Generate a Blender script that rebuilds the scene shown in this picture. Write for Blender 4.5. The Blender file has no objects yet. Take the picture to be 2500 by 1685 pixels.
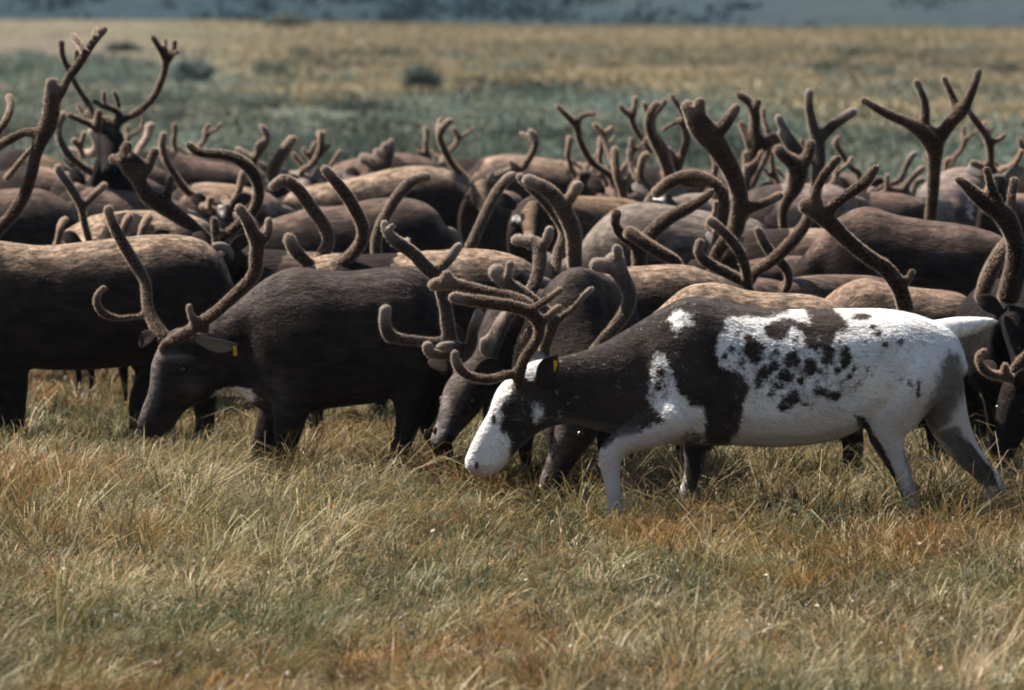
import bpy, math, random
import numpy as np
from mathutils import Vector

random.seed(7); RNG = np.random.default_rng(11)
scn = bpy.context.scene
COL = scn.collection

# ------------------------------------------------------------------ camera
CAM_H, FPX = 2.45, 13500.0
PITCH = math.atan((842.5 + 94.0) / FPX)
cam_d = bpy.data.cameras.new('camera'); cam = bpy.data.objects.new('camera', cam_d); COL.objects.link(cam)
cam.location = (0, 0, CAM_H); cam.rotation_euler = (math.pi / 2 - PITCH, 0, 0)
cam_d.sensor_width = 36; cam_d.lens = 36 * FPX / 2500.0
cam_d.clip_start = 0.5; cam_d.clip_end = 5000
cam_d.dof.use_dof = True; cam_d.dof.focus_distance = 24.2; cam_d.dof.aperture_fstop = 4.2
scn.camera = cam

# ------------------------------------------------------------------ sky, sun, exposure
SUN_EL, SUN_AZ = 50.0, 28.0          # azimuth: degrees behind the camera's left-hand axis
se, sa = math.radians(SUN_EL), math.radians(SUN_AZ)
to_sun = Vector((-math.cos(sa) * math.cos(se), math.sin(sa) * math.cos(se), math.sin(se)))
w = bpy.data.worlds.new('World'); scn.world = w; w.use_nodes = True
nt = w.node_tree; bg = nt.nodes['Background']
sky = nt.nodes.new('ShaderNodeTexSky'); sky.sky_type = 'NISHITA'; sky.sun_disc = False
sky.sun_elevation = se; sky.sun_rotation = math.atan2(to_sun.x, to_sun.y)
sky.air_density = 1.0; sky.dust_density = 1.5
nt.links.new(sky.outputs[0], bg.inputs[0]); bg.inputs[1].default_value = 0.05
sd = bpy.data.lights.new('sun', 'SUN'); sd.energy = 5.0; sd.angle = math.radians(0.6); sd.color = (1.0, 0.93, 0.84)
sun = bpy.data.objects.new('sun', sd); COL.objects.link(sun)
sun.rotation_euler = (-to_sun).to_track_quat('-Z', 'Y').to_euler(); sun.location = (-20, 20, 30)
vs = scn.view_settings
vs.view_transform = 'Standard'; vs.look = 'None'; vs.gamma = 1; vs.use_curve_mapping = False; vs.exposure = 1.4
scn.cycles.filter_width = 1.9

# ------------------------------------------------------------------ helpers
SP, CP = math.sin(PITCH), math.cos(PITCH)
def P(px, py, D):
    """point at distance D (along Y) seen at photo position px, py"""
    dx, dy = (px - 1250) / FPX, (842.5 - py) / FPX
    d = np.array([dx, dy * SP + CP, dy * CP - SP]); t = D / d[1]
    return np.array([0, 0, CAM_H]) + d * t

def _h(ix, iy, iz, seed):
    n = (ix.astype(np.int64) * 374761393 + iy.astype(np.int64) * 668265263 + iz.astype(np.int64) * 2147483647 + seed * 1274126177) & 0xffffffff
    n = ((n ^ (n >> 13)) * 1274126177) & 0xffffffff
    return ((n ^ (n >> 16)) & 0xffff) / 65535.0
def vnoise(x, y, z=None, seed=0):
    x = np.asarray(x, float); y = np.asarray(y, float); z = np.zeros_like(x) if z is None else np.asarray(z, float)
    ix, iy, iz = np.floor(x), np.floor(y), np.floor(z); fx, fy, fz = x - ix, y - iy, z - iz
    fx, fy, fz = [f * f * (3 - 2 * f) for f in (fx, fy, fz)]
    r = 0
    for a in (0, 1):
        for b in (0, 1):
            for c in (0, 1):
                r = r + _h(ix + a, iy + b, iz + c, seed) * (fx if a else 1 - fx) * (fy if b else 1 - fy) * (fz if c else 1 - fz)
    return r
def fbm(x, y, z=None, seed=0, o=4):
    s, a, t = 0, 1.0, 0
    for k in range(o):
        s = s + a * vnoise(np.asarray(x) * 2 ** k, np.asarray(y) * 2 ** k, None if z is None else np.asarray(z) * 2 ** k, seed + k); t += a; a *= .5
    return s / t
def sstep(a, b, x):
    t = np.clip((x - a) / (b - a), 0, 1); return t * t * (3 - 2 * t)

def mesh_np(name, V, loops, starts, totals):
    me = bpy.data.meshes.new(name)
    me.vertices.add(len(V)); me.vertices.foreach_set('co', np.ascontiguousarray(V, np.float32).ravel())
    me.loops.add(len(loops)); me.loops.foreach_set('vertex_index', np.ascontiguousarray(loops, np.int32))
    me.polygons.add(len(starts)); me.polygons.foreach_set('loop_start', np.ascontiguousarray(starts, np.int32))
    try: me.polygons.foreach_set('loop_total', np.ascontiguousarray(totals, np.int32))
    except Exception: pass
    me.update(calc_edges=True)
    return me
def mesh_pf(name, V, F):
    me = bpy.data.meshes.new(name); me.from_pydata([tuple(v) for v in V], [], F); me.update(); return me
def smooth(me):
    me.polygons.foreach_set('use_smooth', np.ones(len(me.polygons), bool))
def link(name, me, mats, parent=None, loc=None):
    o = bpy.data.objects.new(name, me); COL.objects.link(o)
    for m in (mats if isinstance(mats, (list, tuple)) else [mats]): me.materials.append(m)
    if parent is not None: o.parent = parent
    if loc is not None: o.location = loc
    return o
def fattr(me, name, vals):
    a = me.attributes.new(name, 'FLOAT', 'POINT'); a.data.foreach_set('value', np.ascontiguousarray(vals, np.float32))
def cattr(me, name, rgb):
    a = me.attributes.new(name, 'FLOAT_COLOR', 'POINT')
    c = np.ones((len(rgb), 4), np.float32); c[:, :3] = rgb; a.data.foreach_set('color', c.ravel())
def coords(me):
    v = np.empty(len(me.vertices) * 3, np.float32); me.vertices.foreach_get('co', v); return v.reshape(-1, 3).astype(float)
def normals(me):
    v = np.empty(len(me.vertices) * 3, np.float32); me.vertices.foreach_get('normal', v); return v.reshape(-1, 3).astype(float)

# ------------------------------------------------------------------ materials
class N:
    def __init__(s, name):
        s.m = bpy.data.materials.new(name); s.m.use_nodes = True; s.t = s.m.node_tree; s.b = s.t.nodes['Principled BSDF']
        s.b.inputs['Specular IOR Level'].default_value = 0.04
    def n(s, kind, **kw):
        x = s.t.nodes.new('ShaderNode' + kind)
        for k, v in kw.items(): setattr(x, k, v)
        return x
    def l(s, a, b): s.t.links.new(a, b)
    def val(s, x, sock):
        if isinstance(x, (int, float)): sock.default_value = x
        elif isinstance(x, tuple): sock.default_value = (*x, 1.0) if len(x) == 3 else x
        else: s.l(x, sock)
    def attr(s, name, out='Fac'):
        a = s.n('Attribute'); a.attribute_name = name; return a.outputs[out]
    def obj(s): return s.n('TexCoord').outputs['Object']
    def noise(s, co, scale, detail=4, rough=.55, out='Fac', dist=0.0):
        x = s.n('TexNoise'); x.inputs['Scale'].default_value = scale; x.inputs['Detail'].default_value = detail
        x.inputs['Roughness'].default_value = rough; x.inputs['Distortion'].default_value = dist
        s.l(co, x.inputs['Vector']); return x.outputs[out]
    def math(s, op, a, b=0.0, clamp=False):
        x = s.n('Math', operation=op, use_clamp=clamp); s.val(a, x.inputs[0]); s.val(b, x.inputs[1]); return x.outputs[0]
    def ss(s, v, a, b):
        x = s.n('MapRange'); x.interpolation_type = 'SMOOTHSTEP'; s.val(v, x.inputs[0]); x.inputs[1].default_value = a; x.inputs[2].default_value = b
        return x.outputs[0]
    def mix(s, f, a, b, mode='MIX'):
        x = s.n('Mix', data_type='RGBA', blend_type=mode); s.val(f, x.inputs[0]); s.val(a, x.inputs[6]); s.val(b, x.inputs[7]); return x.outputs[2]
    def stretch(s, co, sc):
        m = s.n('Mapping'); m.inputs['Scale'].default_value = sc; s.l(co, m.inputs[0]); return m.outputs[0]
    def hvcol(s, hv):
        x = s.n('CombineColor'); v = s.math('ADD', s.math('MULTIPLY', hv, 1.5), .45)
        for q in range(3): s.l(v, x.inputs[q])
        return x.outputs[0]
    def bump(s, h, strength, dist=.01):
        x = s.n('Bump'); x.inputs['Strength'].default_value = strength; x.inputs['Distance'].default_value = dist; s.l(h, x.inputs['Height'])
        s.l(x.outputs[0], s.b.inputs['Normal'])

def coat_mat(name, flank, back, speck, lo=.35, hi=.95, white=(.66, .64, .61), rough=.75):
    k = N(name); co = k.obj()
    up = k.attr('up'); wh = k.attr('white'); limb = k.attr('limb')
    n1 = k.noise(co, 7, 4); n2 = k.noise(k.stretch(co, (.7, 1, 1.5)), 30, 6, .74); n3 = k.noise(k.stretch(co, (1, 1, .35)), 190, 2)
    t = k.ss(k.math('ADD', up, k.math('MULTIPLY', k.math('SUBTRACT', n1, .5), .7)), lo, hi)  # pale moulted back hair, with sunlight on the ridge painted in as well
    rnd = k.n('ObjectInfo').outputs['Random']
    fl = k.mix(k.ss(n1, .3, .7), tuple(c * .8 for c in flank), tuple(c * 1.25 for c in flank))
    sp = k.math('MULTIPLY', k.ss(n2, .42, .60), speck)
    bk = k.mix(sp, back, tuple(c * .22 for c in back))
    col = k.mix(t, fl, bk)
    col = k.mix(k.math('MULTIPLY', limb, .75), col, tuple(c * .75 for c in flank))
    hv = k.attr('hv')
    col = k.mix(k.attr('greyed'), col, (.15, .132, .128))
    w2 = k.ss(k.math('ADD', wh, k.math('MULTIPLY', k.math('SUBTRACT', n2, .5), 1.3)), .34, .66)
    col = k.mix(w2, col, white)
    col = k.mix(k.math('MULTIPLY', k.ss(n3, .35, .75), .35), col, k.mix(.5, col, (.0, .0, .0)))
    n6 = k.noise(k.stretch(co, (.32, 1, 1)), 26, 5, .68); col = k.mix(1.0, col, k.mix(k.ss(n6, .28, .72), (.50, .49, .48), (1.55, 1.5, 1.48)), 'MULTIPLY')
    col = k.mix(1.0, col, k.hvcol(hv), 'MULTIPLY')
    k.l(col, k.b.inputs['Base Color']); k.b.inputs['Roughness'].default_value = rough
    k.b.inputs['Sheen Weight'].default_value = .03; k.b.inputs['Sheen Roughness'].default_value = .45
    k.val((.75, .72, .70), k.b.inputs['Sheen Tint'])
    n5 = k.noise(k.stretch(co, (.45, 1, 1)), 55, 3, .6); k.bump(k.math('ADD', n3, k.math('MULTIPLY', n5, 2.2)), .45, .010)
    return k.m
M = {}
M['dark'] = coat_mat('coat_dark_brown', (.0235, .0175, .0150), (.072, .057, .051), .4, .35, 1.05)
M['mixed'] = coat_mat('coat_moulting_brown', (.0205, .0142, .0118), (.33, .24, .17), .85, .48, 1.02)  # moult-pale back, colour lifted further to imitate sun on the ridge
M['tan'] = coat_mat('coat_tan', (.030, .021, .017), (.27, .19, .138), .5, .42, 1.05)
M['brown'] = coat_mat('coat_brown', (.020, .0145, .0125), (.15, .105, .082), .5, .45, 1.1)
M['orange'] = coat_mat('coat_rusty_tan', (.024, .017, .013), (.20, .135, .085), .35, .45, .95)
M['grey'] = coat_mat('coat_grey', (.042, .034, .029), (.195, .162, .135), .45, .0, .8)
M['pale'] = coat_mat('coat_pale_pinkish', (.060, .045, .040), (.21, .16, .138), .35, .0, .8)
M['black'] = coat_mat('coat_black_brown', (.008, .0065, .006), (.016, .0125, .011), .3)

def piebald():
    k = N('coat_piebald'); co = k.obj(); d = k.attr('dark'); g = k.attr('greyed')
    n1 = k.noise(co, 26, 4, .6); n2 = k.noise(k.stretch(co, (1, 1, .4)), 170, 2); n0 = k.noise(co, 6, 3)
    n4 = k.noise(co, 85, 3, .6)
    f = k.ss(k.math('ADD', k.math('ADD', d, k.math('MULTIPLY', k.math('SUBTRACT', n1, .5), 1.5)), k.math('MULTIPLY', k.math('SUBTRACT', n4, .5), .9)), .16, .84)
    dk = k.mix(k.ss(n0, .3, .7), (.020, .0145, .0125), (.042, .030, .025))
    wt = k.mix(k.ss(n0, .35, .7), (.74, .725, .70), (.60, .575, .55))
    wt = k.mix(k.math('MULTIPLY', k.ss(k.attr('up'), -.25, -.95), .75), wt, (.47, .39, .345)); wt = k.mix(k.math('MULTIPLY', k.ss(n4, .55, .75), .35), wt, (.40, .36, .33))  # belly white tinted darker to paint in shade on the underside
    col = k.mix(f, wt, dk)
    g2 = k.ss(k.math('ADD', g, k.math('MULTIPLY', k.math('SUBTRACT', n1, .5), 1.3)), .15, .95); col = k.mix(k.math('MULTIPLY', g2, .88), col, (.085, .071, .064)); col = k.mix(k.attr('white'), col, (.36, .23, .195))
    col = k.mix(k.math('MULTIPLY', k.ss(n2, .4, .75), .22), col, k.mix(.5, col, (0, 0, 0)))
    col = k.mix(.6, col, k.hvcol(k.attr('hv')), 'MULTIPLY')
    k.l(col, k.b.inputs['Base Color']); k.b.inputs['Roughness'].default_value = .8
    k.b.inputs['Sheen Weight'].default_value = .12; k.b.inputs['Sheen Roughness'].default_value = .5
    n5 = k.noise(k.stretch(co, (.45, 1, 1)), 55, 3, .6); k.bump(k.math('ADD', n2, k.math('MULTIPLY', n5, 2.0)), .40, .010)
    return k.m
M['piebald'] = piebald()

def velvet(name, c, tip):
    k = N(name); co = k.obj(); n1 = k.noise(co, 14, 3); n2 = k.noise(co, 160, 2); tp = k.attr('tip')
    col = k.mix(k.ss(n1, .3, .7), tuple(x * .7 for x in c), tuple(x * 1.35 for x in c))
    col = k.mix(k.math('MULTIPLY', tp, .6), col, tip)
    k.l(col, k.b.inputs['Base Color']); k.b.inputs['Roughness'].default_value = .85
    k.b.inputs['Sheen Weight'].default_value = .55; k.b.inputs['Sheen Roughness'].default_value = .32
    k.val((1.0, .86, .74), k.b.inputs['Sheen Tint'])
    k.bump(n2, .6, .006)
    return k.m
M['velvet'] = velvet('antler_velvet', (.038, .0225, .0155), (.22, .165, .13))
M['velvet_grey'] = velvet('antler_velvet_grey', (.044, .033, .0265), (.28, .24, .21))
M['velvet_pale'] = velvet('antler_velvet_pale', (.42, .36, .31), (.6, .56, .5))
M['velvet_dark'] = velvet('antler_velvet_dark', (.022, .0125, .0085), (.095, .060, .042))

def fuzz_mat():
    k = N('velvet_fuzz'); k.t.nodes.remove(k.b); out = k.t.nodes['Material Output']
    d = k.n('BsdfDiffuse'); d.inputs[0].default_value = (.085, .057, .042, 1)
    t = k.n('BsdfTranslucent'); t.inputs[0].default_value = (.72, .56, .43, 1)
    m = k.n('MixShader'); m.inputs[0].default_value = .55
    k.l(d.outputs[0], m.inputs[1]); k.l(t.outputs[0], m.inputs[2]); k.l(m.outputs[0], out.inputs[0]); return k.m
M['fuzz'] = fuzz_mat()

def plain(name, c, rough=.6, spec=.3):
    k = N(name); co = k.obj(); n = k.noise(co, 60, 3)
    k.l(k.mix(k.ss(n, .3, .7), tuple(x * .8 for x in c), tuple(min(1, x * 1.2) for x in c)), k.b.inputs['Base Color'])
    k.b.inputs['Roughness'].default_value = rough; k.b.inputs['Specular IOR Level'].default_value = spec; return k.m
M['eye'] = plain('eye', (.006, .005, .005), .12, .5)
M['nostril'] = plain('nostril', (.05, .022, .02), .6)
M['tag'] = plain('yellow_tag', (.55, .30, .015), .5)
M['ear_dark'] = plain('ear_dark', (.022, .016, .014), .9, .05)
M['ear_grey'] = plain('ear_grey', (.14, .12, .11), .9, .05)
M['tail_white'] = plain('tail_white', (.74, .72, .69), .9, .05)
M['tail_brown'] = plain('tail_brown', (.16, .13, .11), .9, .05)
M['tail_dark'] = plain('tail_dark', (.05, .04, .035), .9, .05)
M['hoof'] = plain('hoof', (.03, .025, .022), .5)

def blade_mat():
    k = N('grass_blade'); c = k.attr('tint', 'Color'); k.t.nodes.remove(k.b); out = k.t.nodes['Material Output']
    d = k.n('BsdfDiffuse'); t = k.n('BsdfTranslucent'); g = k.n('BsdfGlossy'); g.inputs['Roughness'].default_value = .38
    g.inputs[0].default_value = (.9, .9, .85, 1)
    k.l(c, d.inputs[0]); k.l(c, t.inputs[0]); m = k.n('MixShader'); m.inputs[0].default_value = .38
    k.l(d.outputs[0], m.inputs[1]); k.l(t.outputs[0], m.inputs[2])
    m2 = k.n('MixShader'); m2.inputs[0].default_value = .010; k.l(m.outputs[0], m2.inputs[1]); k.l(g.outputs[0], m2.inputs[2])
    k.l(m2.outputs[0], out.inputs[0]); return k.m
M['blade'] = blade_mat()
def leaf_mat():
    k = N('leaf'); c = k.attr('tint', 'Color'); k.t.nodes.remove(k.b); out = k.t.nodes['Material Output']
    d = k.n('BsdfDiffuse'); t = k.n('BsdfTranslucent'); k.l(c, d.inputs[0]); k.l(c, t.inputs[0])
    m = k.n('MixShader'); m.inputs[0].default_value = .3; k.l(d.outputs[0], m.inputs[1]); k.l(t.outputs[0], m.inputs[2]); k.l(m.outputs[0], out.inputs[0]); return k.m
M['leaf'] = leaf_mat()

def ground_mat():
    k = N('tundra_ground'); co = k.obj(); c = k.attr('tint', 'Color')
    n1 = k.noise(co, .9, 6, .65); n2 = k.noise(co, 9, 4, .6); n3 = k.noise(k.stretch(co, (.35, 1, 1)), .22, 5, .6)
    col = k.mix(1.0, c, k.mix(k.ss(n1, .3, .7), (.6, .6, .6), (1.35, 1.32, 1.25)), 'MULTIPLY')
    col = k.mix(k.math('MULTIPLY', k.ss(n2, .4, .7), .4), col, k.mix(.6, col, (0, 0, 0)))
    col = k.mix(k.math('MULTIPLY', k.ss(n3, .52, .66), .45), col, k.mix(.7, c, (.05, .06, .04)))
    k.l(col, k.b.inputs['Base Color']); k.b.inputs['Roughness'].default_value = 1; k.b.inputs['Specular IOR Level'].default_value = .05
    k.bump(k.math('ADD', n2, n1), 1.0, .08); return k.m
M['ground'] = ground_mat()

# ------------------------------------------------------------------ terrain
def terrain_z(x, y):
    z = 0.10 * (fbm(x * .12, y * .12, seed=5, o=3) - .5) * sstep(45, 90, y)
    z = z + sstep(150, 192, y) * (.10 + .30 * sstep(2, -16, x) + .25 * (fbm(x * .05, y * .02 + 7, seed=9, o=2) - .5))
    z = z - 3.2 * sstep(196, 250, y)
    z = z + np.clip(y - 255, 0, None) * .055 * (.75 + .6 * fbm(x * .006, y * .004, seed=21, o=3))
    z = z + sstep(240, 320, y) * 3.0 * (fbm(x * .03, y * .02, seed=31, o=4) - .5)
    return z
def green_edge(px):
    """distance (m) at which the shrub belt gives way to the sedge meadow, as a function of bearing"""
    xs = [-800, 0, 250, 420, 700, 900, 1300, 1600, 2000, 2300, 2600, 3400]
    ys = [120, 165, 160, 124, 97, 104, 112, 104, 88, 80, 80, 84]
    return np.interp(px, xs, ys)
ys = np.concatenate([np.linspace(-30, 14, 12), np.linspace(15, 46, 125), np.linspace(46.5, 205, 190), np.geomspace(206, 900, 90)])
us = np.linspace(-1, 1, 141)
wid = 7 + np.abs(ys) * .42 + 3.0
X = us[None, :] * wid[:, None] * (1 + .0 * us); Y = np.repeat(ys[:, None], len(us), 1)
Z = terrain_z(X, Y) + .03 * (fbm(X * 1.3, Y * 1.3, seed=3) - .5)
V = np.stack([X, Y, Z], -1).reshape(-1, 3)
ny, nx = X.shape; idx = np.arange(ny * nx).reshape(ny, nx)
q = np.stack([idx[:-1, :-1], idx[:-1, 1:], idx[1:, 1:], idx[1:, :-1]], -1).reshape(-1, 4)
me = mesh_np('ground', V, q.ravel(), np.arange(len(q)) * 4, np.full(len(q), 4)); smooth(me)
fx, fy = V[:, 0], V[:, 1]; fpx = 1250 + FPX * fx / np.maximum(fy, 8)
def zone_color(x, y):
    px = 1250 + FPX * x / np.maximum(y, 8)
    n = fbm(x * .11, y * .05, seed=41, o=4); n2 = fbm(x * .5, y * .2, seed=47, o=3)
    near = np.array([.055, .041, .022]); green = np.array([.100, .120, .094]); gold = np.array([.195, .160, .095])
    mauve = np.array([.135, .112, .088]); far = np.array([.016, .034, .044]); farb = np.array([.030, .048, .056])
    e = green_edge(px) + 26 * (n - .5)
    g = sstep(-9, 9, y - e)[:, None]
    c = green * (.40 + .45 * n2[:, None]) * (1 - g) + g * (gold * (.75 + .5 * n2[:, None]))  # belt ground darkened to mimic shade beneath the scrub leaves
    left = (sstep(900, 300, px) * sstep(70, 110, y))[:, None]
    c = c * (1 - .8 * left) + .8 * left * (mauve * (1 - sstep(.4, .6, n)[:, None]) + np.array([.062, .075, .045]) * sstep(.4, .6, n)[:, None])
    mv = (sstep(.53, .66, n) * .55 * sstep(0, 10, y - e))[:, None]
    c = c * (1 - mv) + mv * mauve
    st = (sstep(.50, .62, fbm(x * .05 + 5, y * .28, seed=111, o=3)) * .42 * sstep(0, 10, y - e))[:, None]; c = c * (1 - st) + st * np.array([.10, .098, .068])
    gb = (sstep(178, 192, y) * sstep(.42, .58, n2))[:, None] * .5
    c = c * (1 - gb) + gb * np.array([.09, .10, .06])
    nb = sstep(58, 44, y)[:, None]; c = c * (1 - nb) + nb * near * (.7 + .6 * n2[:, None])
    fb = sstep(196, 204, y)[:, None]
    n3 = fbm(x * .05, y * .02, seed=51, o=5)
    c = c * (1 - fb) + fb * (far + (farb - far) * sstep(.42, .68, n3)[:, None])
    return c
cattr(me, 'tint', zone_color(fx, fy))
g = link('ground', me, M['ground']); g['kind'] = 'structure'

# ------------------------------------------------------------------ loft + remesh machinery
def catmull(A, n):
    A = np.asarray(A, float); m = len(A)
    if m < 3: 
        t = np.linspace(0, 1, n * (m - 1) + 1)[:, None]; return A[0] * (1 - t) + A[-1] * t
    Q = np.vstack([2 * A[0] - A[1], A, 2 * A[-1] - A[-2]]); out = []
    for i in range(m - 1):
        p0, p1, p2, p3 = Q[i], Q[i + 1], Q[i + 2], Q[i + 3]
        for t in np.arange(n) / n:
            out.append(.5 * ((2 * p1) + (-p0 + p2) * t + (2 * p0 - 5 * p1 + 4 * p2 - p3) * t * t + (-p0 + 3 * p1 - 3 * p2 + p3) * t ** 3))
    out.append(A[-1]); return np.array(out)
def rings_to(V, F, rings, c0, c1):
    b = len(V); n = len(rings[0])
    for r in rings: V.extend(r)
    for i in range(len(rings) - 1):
        for j in range(n):
            a, c = b + i * n + j, b + i * n + (j + 1) % n
            F.append((a, c, c + n, a + n))
    i0 = len(V); V.append(c0); V.append(c1); e = b + (len(rings) - 1) * n
    for j in range(n):
        F.append((i0, b + (j + 1) % n, b + j)); F.append((i0 + 1, e + j, e + (j + 1) % n))
def loft_ribs(V, F, ribs, nn=18, sub=3, ex=.9):
    """ribs: list of (top3, bottom3, halfwidth)"""
    A = np.array([np.concatenate([t, b, [wd]]) for t, b, wd in ribs]); A = catmull(A, sub)
    T, B, W = A[:, :3], A[:, 3:6], np.maximum(A[:, 6], .004); C = (T + B) / 2; U = (T - B) / 2
    tan = np.gradient(C, axis=0); tan /= np.linalg.norm(tan, axis=1)[:, None] + 1e-9
    S = np.cross(tan, U); S /= np.linalg.norm(S, axis=1)[:, None] + 1e-9
    a = np.linspace(0, 2 * np.pi, nn, endpoint=False); ca, sa_ = np.cos(a), np.sin(a)
    ca = np.sign(ca) * np.abs(ca) ** ex; sa_ = np.sign(sa_) * np.abs(sa_) ** ex
    rings = [C[i] + ca[:, None] * U[i] + sa_[:, None] * S[i] * W[i] for i in range(len(C))]
    rings_to(V, F, rings, C[0] - tan[0] * W[0] * .5, C[-1] + tan[-1] * W[-1] * .5)
    return C, U, W, S
def tube(V, F, pts, nn=10, sub=3, tipround=True):
    """pts: rows x,y,z,r"""
    A = catmull(pts, sub); C, R = A[:, :3], np.maximum(A[:, 3], .003)
    tan = np.gradient(C, axis=0); tan /= np.linalg.norm(tan, axis=1)[:, None] + 1e-9
    if tipround:
        e = [(.45, .87), (.8, .55)]
        C = np.vstack([C] + [C[-1] + tan[-1] * R[-1] * k for k, _ in e]); tl = tan[-1]
        R = np.concatenate([R] + [[R[-1] * s] for _, s in e]); tan = np.vstack([tan, tl, tl])
    up = np.array([0, 1.0, .13]); rings = []
    a = np.linspace(0, 2 * np.pi, nn, endpoint=False)
    for i in range(len(C)):
        s = np.cross(tan[i], up); s /= np.linalg.norm(s) + 1e-9; u = np.cross(s, tan[i])
        rings.append(C[i] + R[i] * (np.cos(a)[:, None] * s + np.sin(a)[:, None] * u))
    rings_to(V, F, rings, C[0] - tan[0] * R[0] * .5, C[-1] + tan[-1] * R[-1] * (.4 if tipround else .3))

PENDING = []
def defer(V, F, voxel, its, cb):
    me = mesh_pf('tmp', V, F); o = bpy.data.objects.new('tmp', me); COL.objects.link(o)
    r = o.modifiers.new('r', 'REMESH'); r.mode = 'VOXEL'; r.voxel_size = voxel; r.use_smooth_shade = True
    if its: s = o.modifiers.new('s', 'SMOOTH'); s.factor = .5; s.iterations = its
    PENDING.append((o, cb))
def flush():
    dg = bpy.context.evaluated_depsgraph_get(); dg.update()
    res = []
    for o, cb in PENDING: res.append((bpy.data.meshes.new_from_object(o.evaluated_get(dg)), o, cb))
    for me, o, cb in res:
        old = o.data; bpy.data.objects.remove(o); bpy.data.meshes.remove(old); me.materials.clear()
    for me, o, cb in res: cb(me)
    PENDING.clear()

def project(W):
    """photo position of world points"""
    d = W - np.array([0, 0, CAM_H]); yc = d[:, 1] * CP - d[:, 2] * SP
    return 1250 + FPX * d[:, 0] / yc, 842.5 - FPX * (d[:, 1] * SP + d[:, 2] * CP) / yc

def sample(me, n, rng):
    me.calc_loop_triangles(); m = len(me.loop_triangles)
    t = np.empty(m * 3, np.int32); me.loop_triangles.foreach_get('vertices', t); t = t.reshape(-1, 3)
    v = coords(me); a, b, c = v[t[:, 0]], v[t[:, 1]], v[t[:, 2]]
    ar = np.linalg.norm(np.cross(b - a, c - a), axis=1); pr = ar / ar.sum()
    k = rng.choice(m, n, p=pr); r1 = np.sqrt(rng.random(n))[:, None]; r2 = rng.random(n)[:, None]
    p = a[k] * (1 - r1) + b[k] * r1 * (1 - r2) + c[k] * r1 * r2
    return p, t[k, 0]
def hair_tris(p, d, L, wd, rng, nv=None):
    """thin triangles from p along d (unit) of length L and width wd"""
    n = len(p); s = np.cross(d, rng.normal(size=(n, 3)) if nv is None else nv); s /= np.linalg.norm(s, axis=1)[:, None] + 1e-9
    s = s * wd / 2
    V = np.stack([p + s, p - s, p + d * L[:, None]], 1).reshape(-1, 3)
    return V

def add_mesh_with_tris(me, HV):
    """mesh + extra loose triangles (material slot 1)"""
    v = coords(me); nb = len(v); npoly = len(me.polygons)
    li = np.empty(len(me.loops), np.int32); me.loops.foreach_get('vertex_index', li)
    ls = np.empty(npoly, np.int32); me.polygons.foreach_get('loop_start', ls)
    lt = np.empty(npoly, np.int32); me.polygons.foreach_get('loop_total', lt)
    nh = len(HV) // 3
    out = mesh_np(me.name, np.vstack([v, HV]), np.concatenate([li, nb + np.arange(nh * 3)]),
                  np.concatenate([ls, len(li) + 3 * np.arange(nh)]), np.concatenate([lt, np.full(nh, 3)]))
    mi = np.zeros(npoly + nh, np.int32); mi[npoly:] = 1; out.polygons.foreach_set('material_index', mi); smooth(out)
    bpy.data.meshes.remove(me); return out, nb

TILE = {'T1': (0, 50), 'T2': (0, 300), 'T3': (350, 300), 'T4': (650, 250), 'T5': (1000, 270), 'T6': (1350, 200), 'T7': (1400, 450),
        'T8': (1700, 200), 'U1': (1750, 430), 'U2': (2050, 150), 'U3': (2050, 430), 'U5': (900, 500), 'U6': (1000, 700)}
TF = {k: 450 / 2327.0 for k in TILE}
TILE.update(Z2=(600, 200), Z6=(700, 500), U8=(200, 550), PX=(0, 0), Z4=(1850, 130), E8=(1800, 650))
TF.update(Z2=800 / 2091.0, Z6=900 / 1882.0, U8=500 / 1960.0, PX=1.0, Z4=650 / 1521.0, E8=700 / 1568.0)

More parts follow.
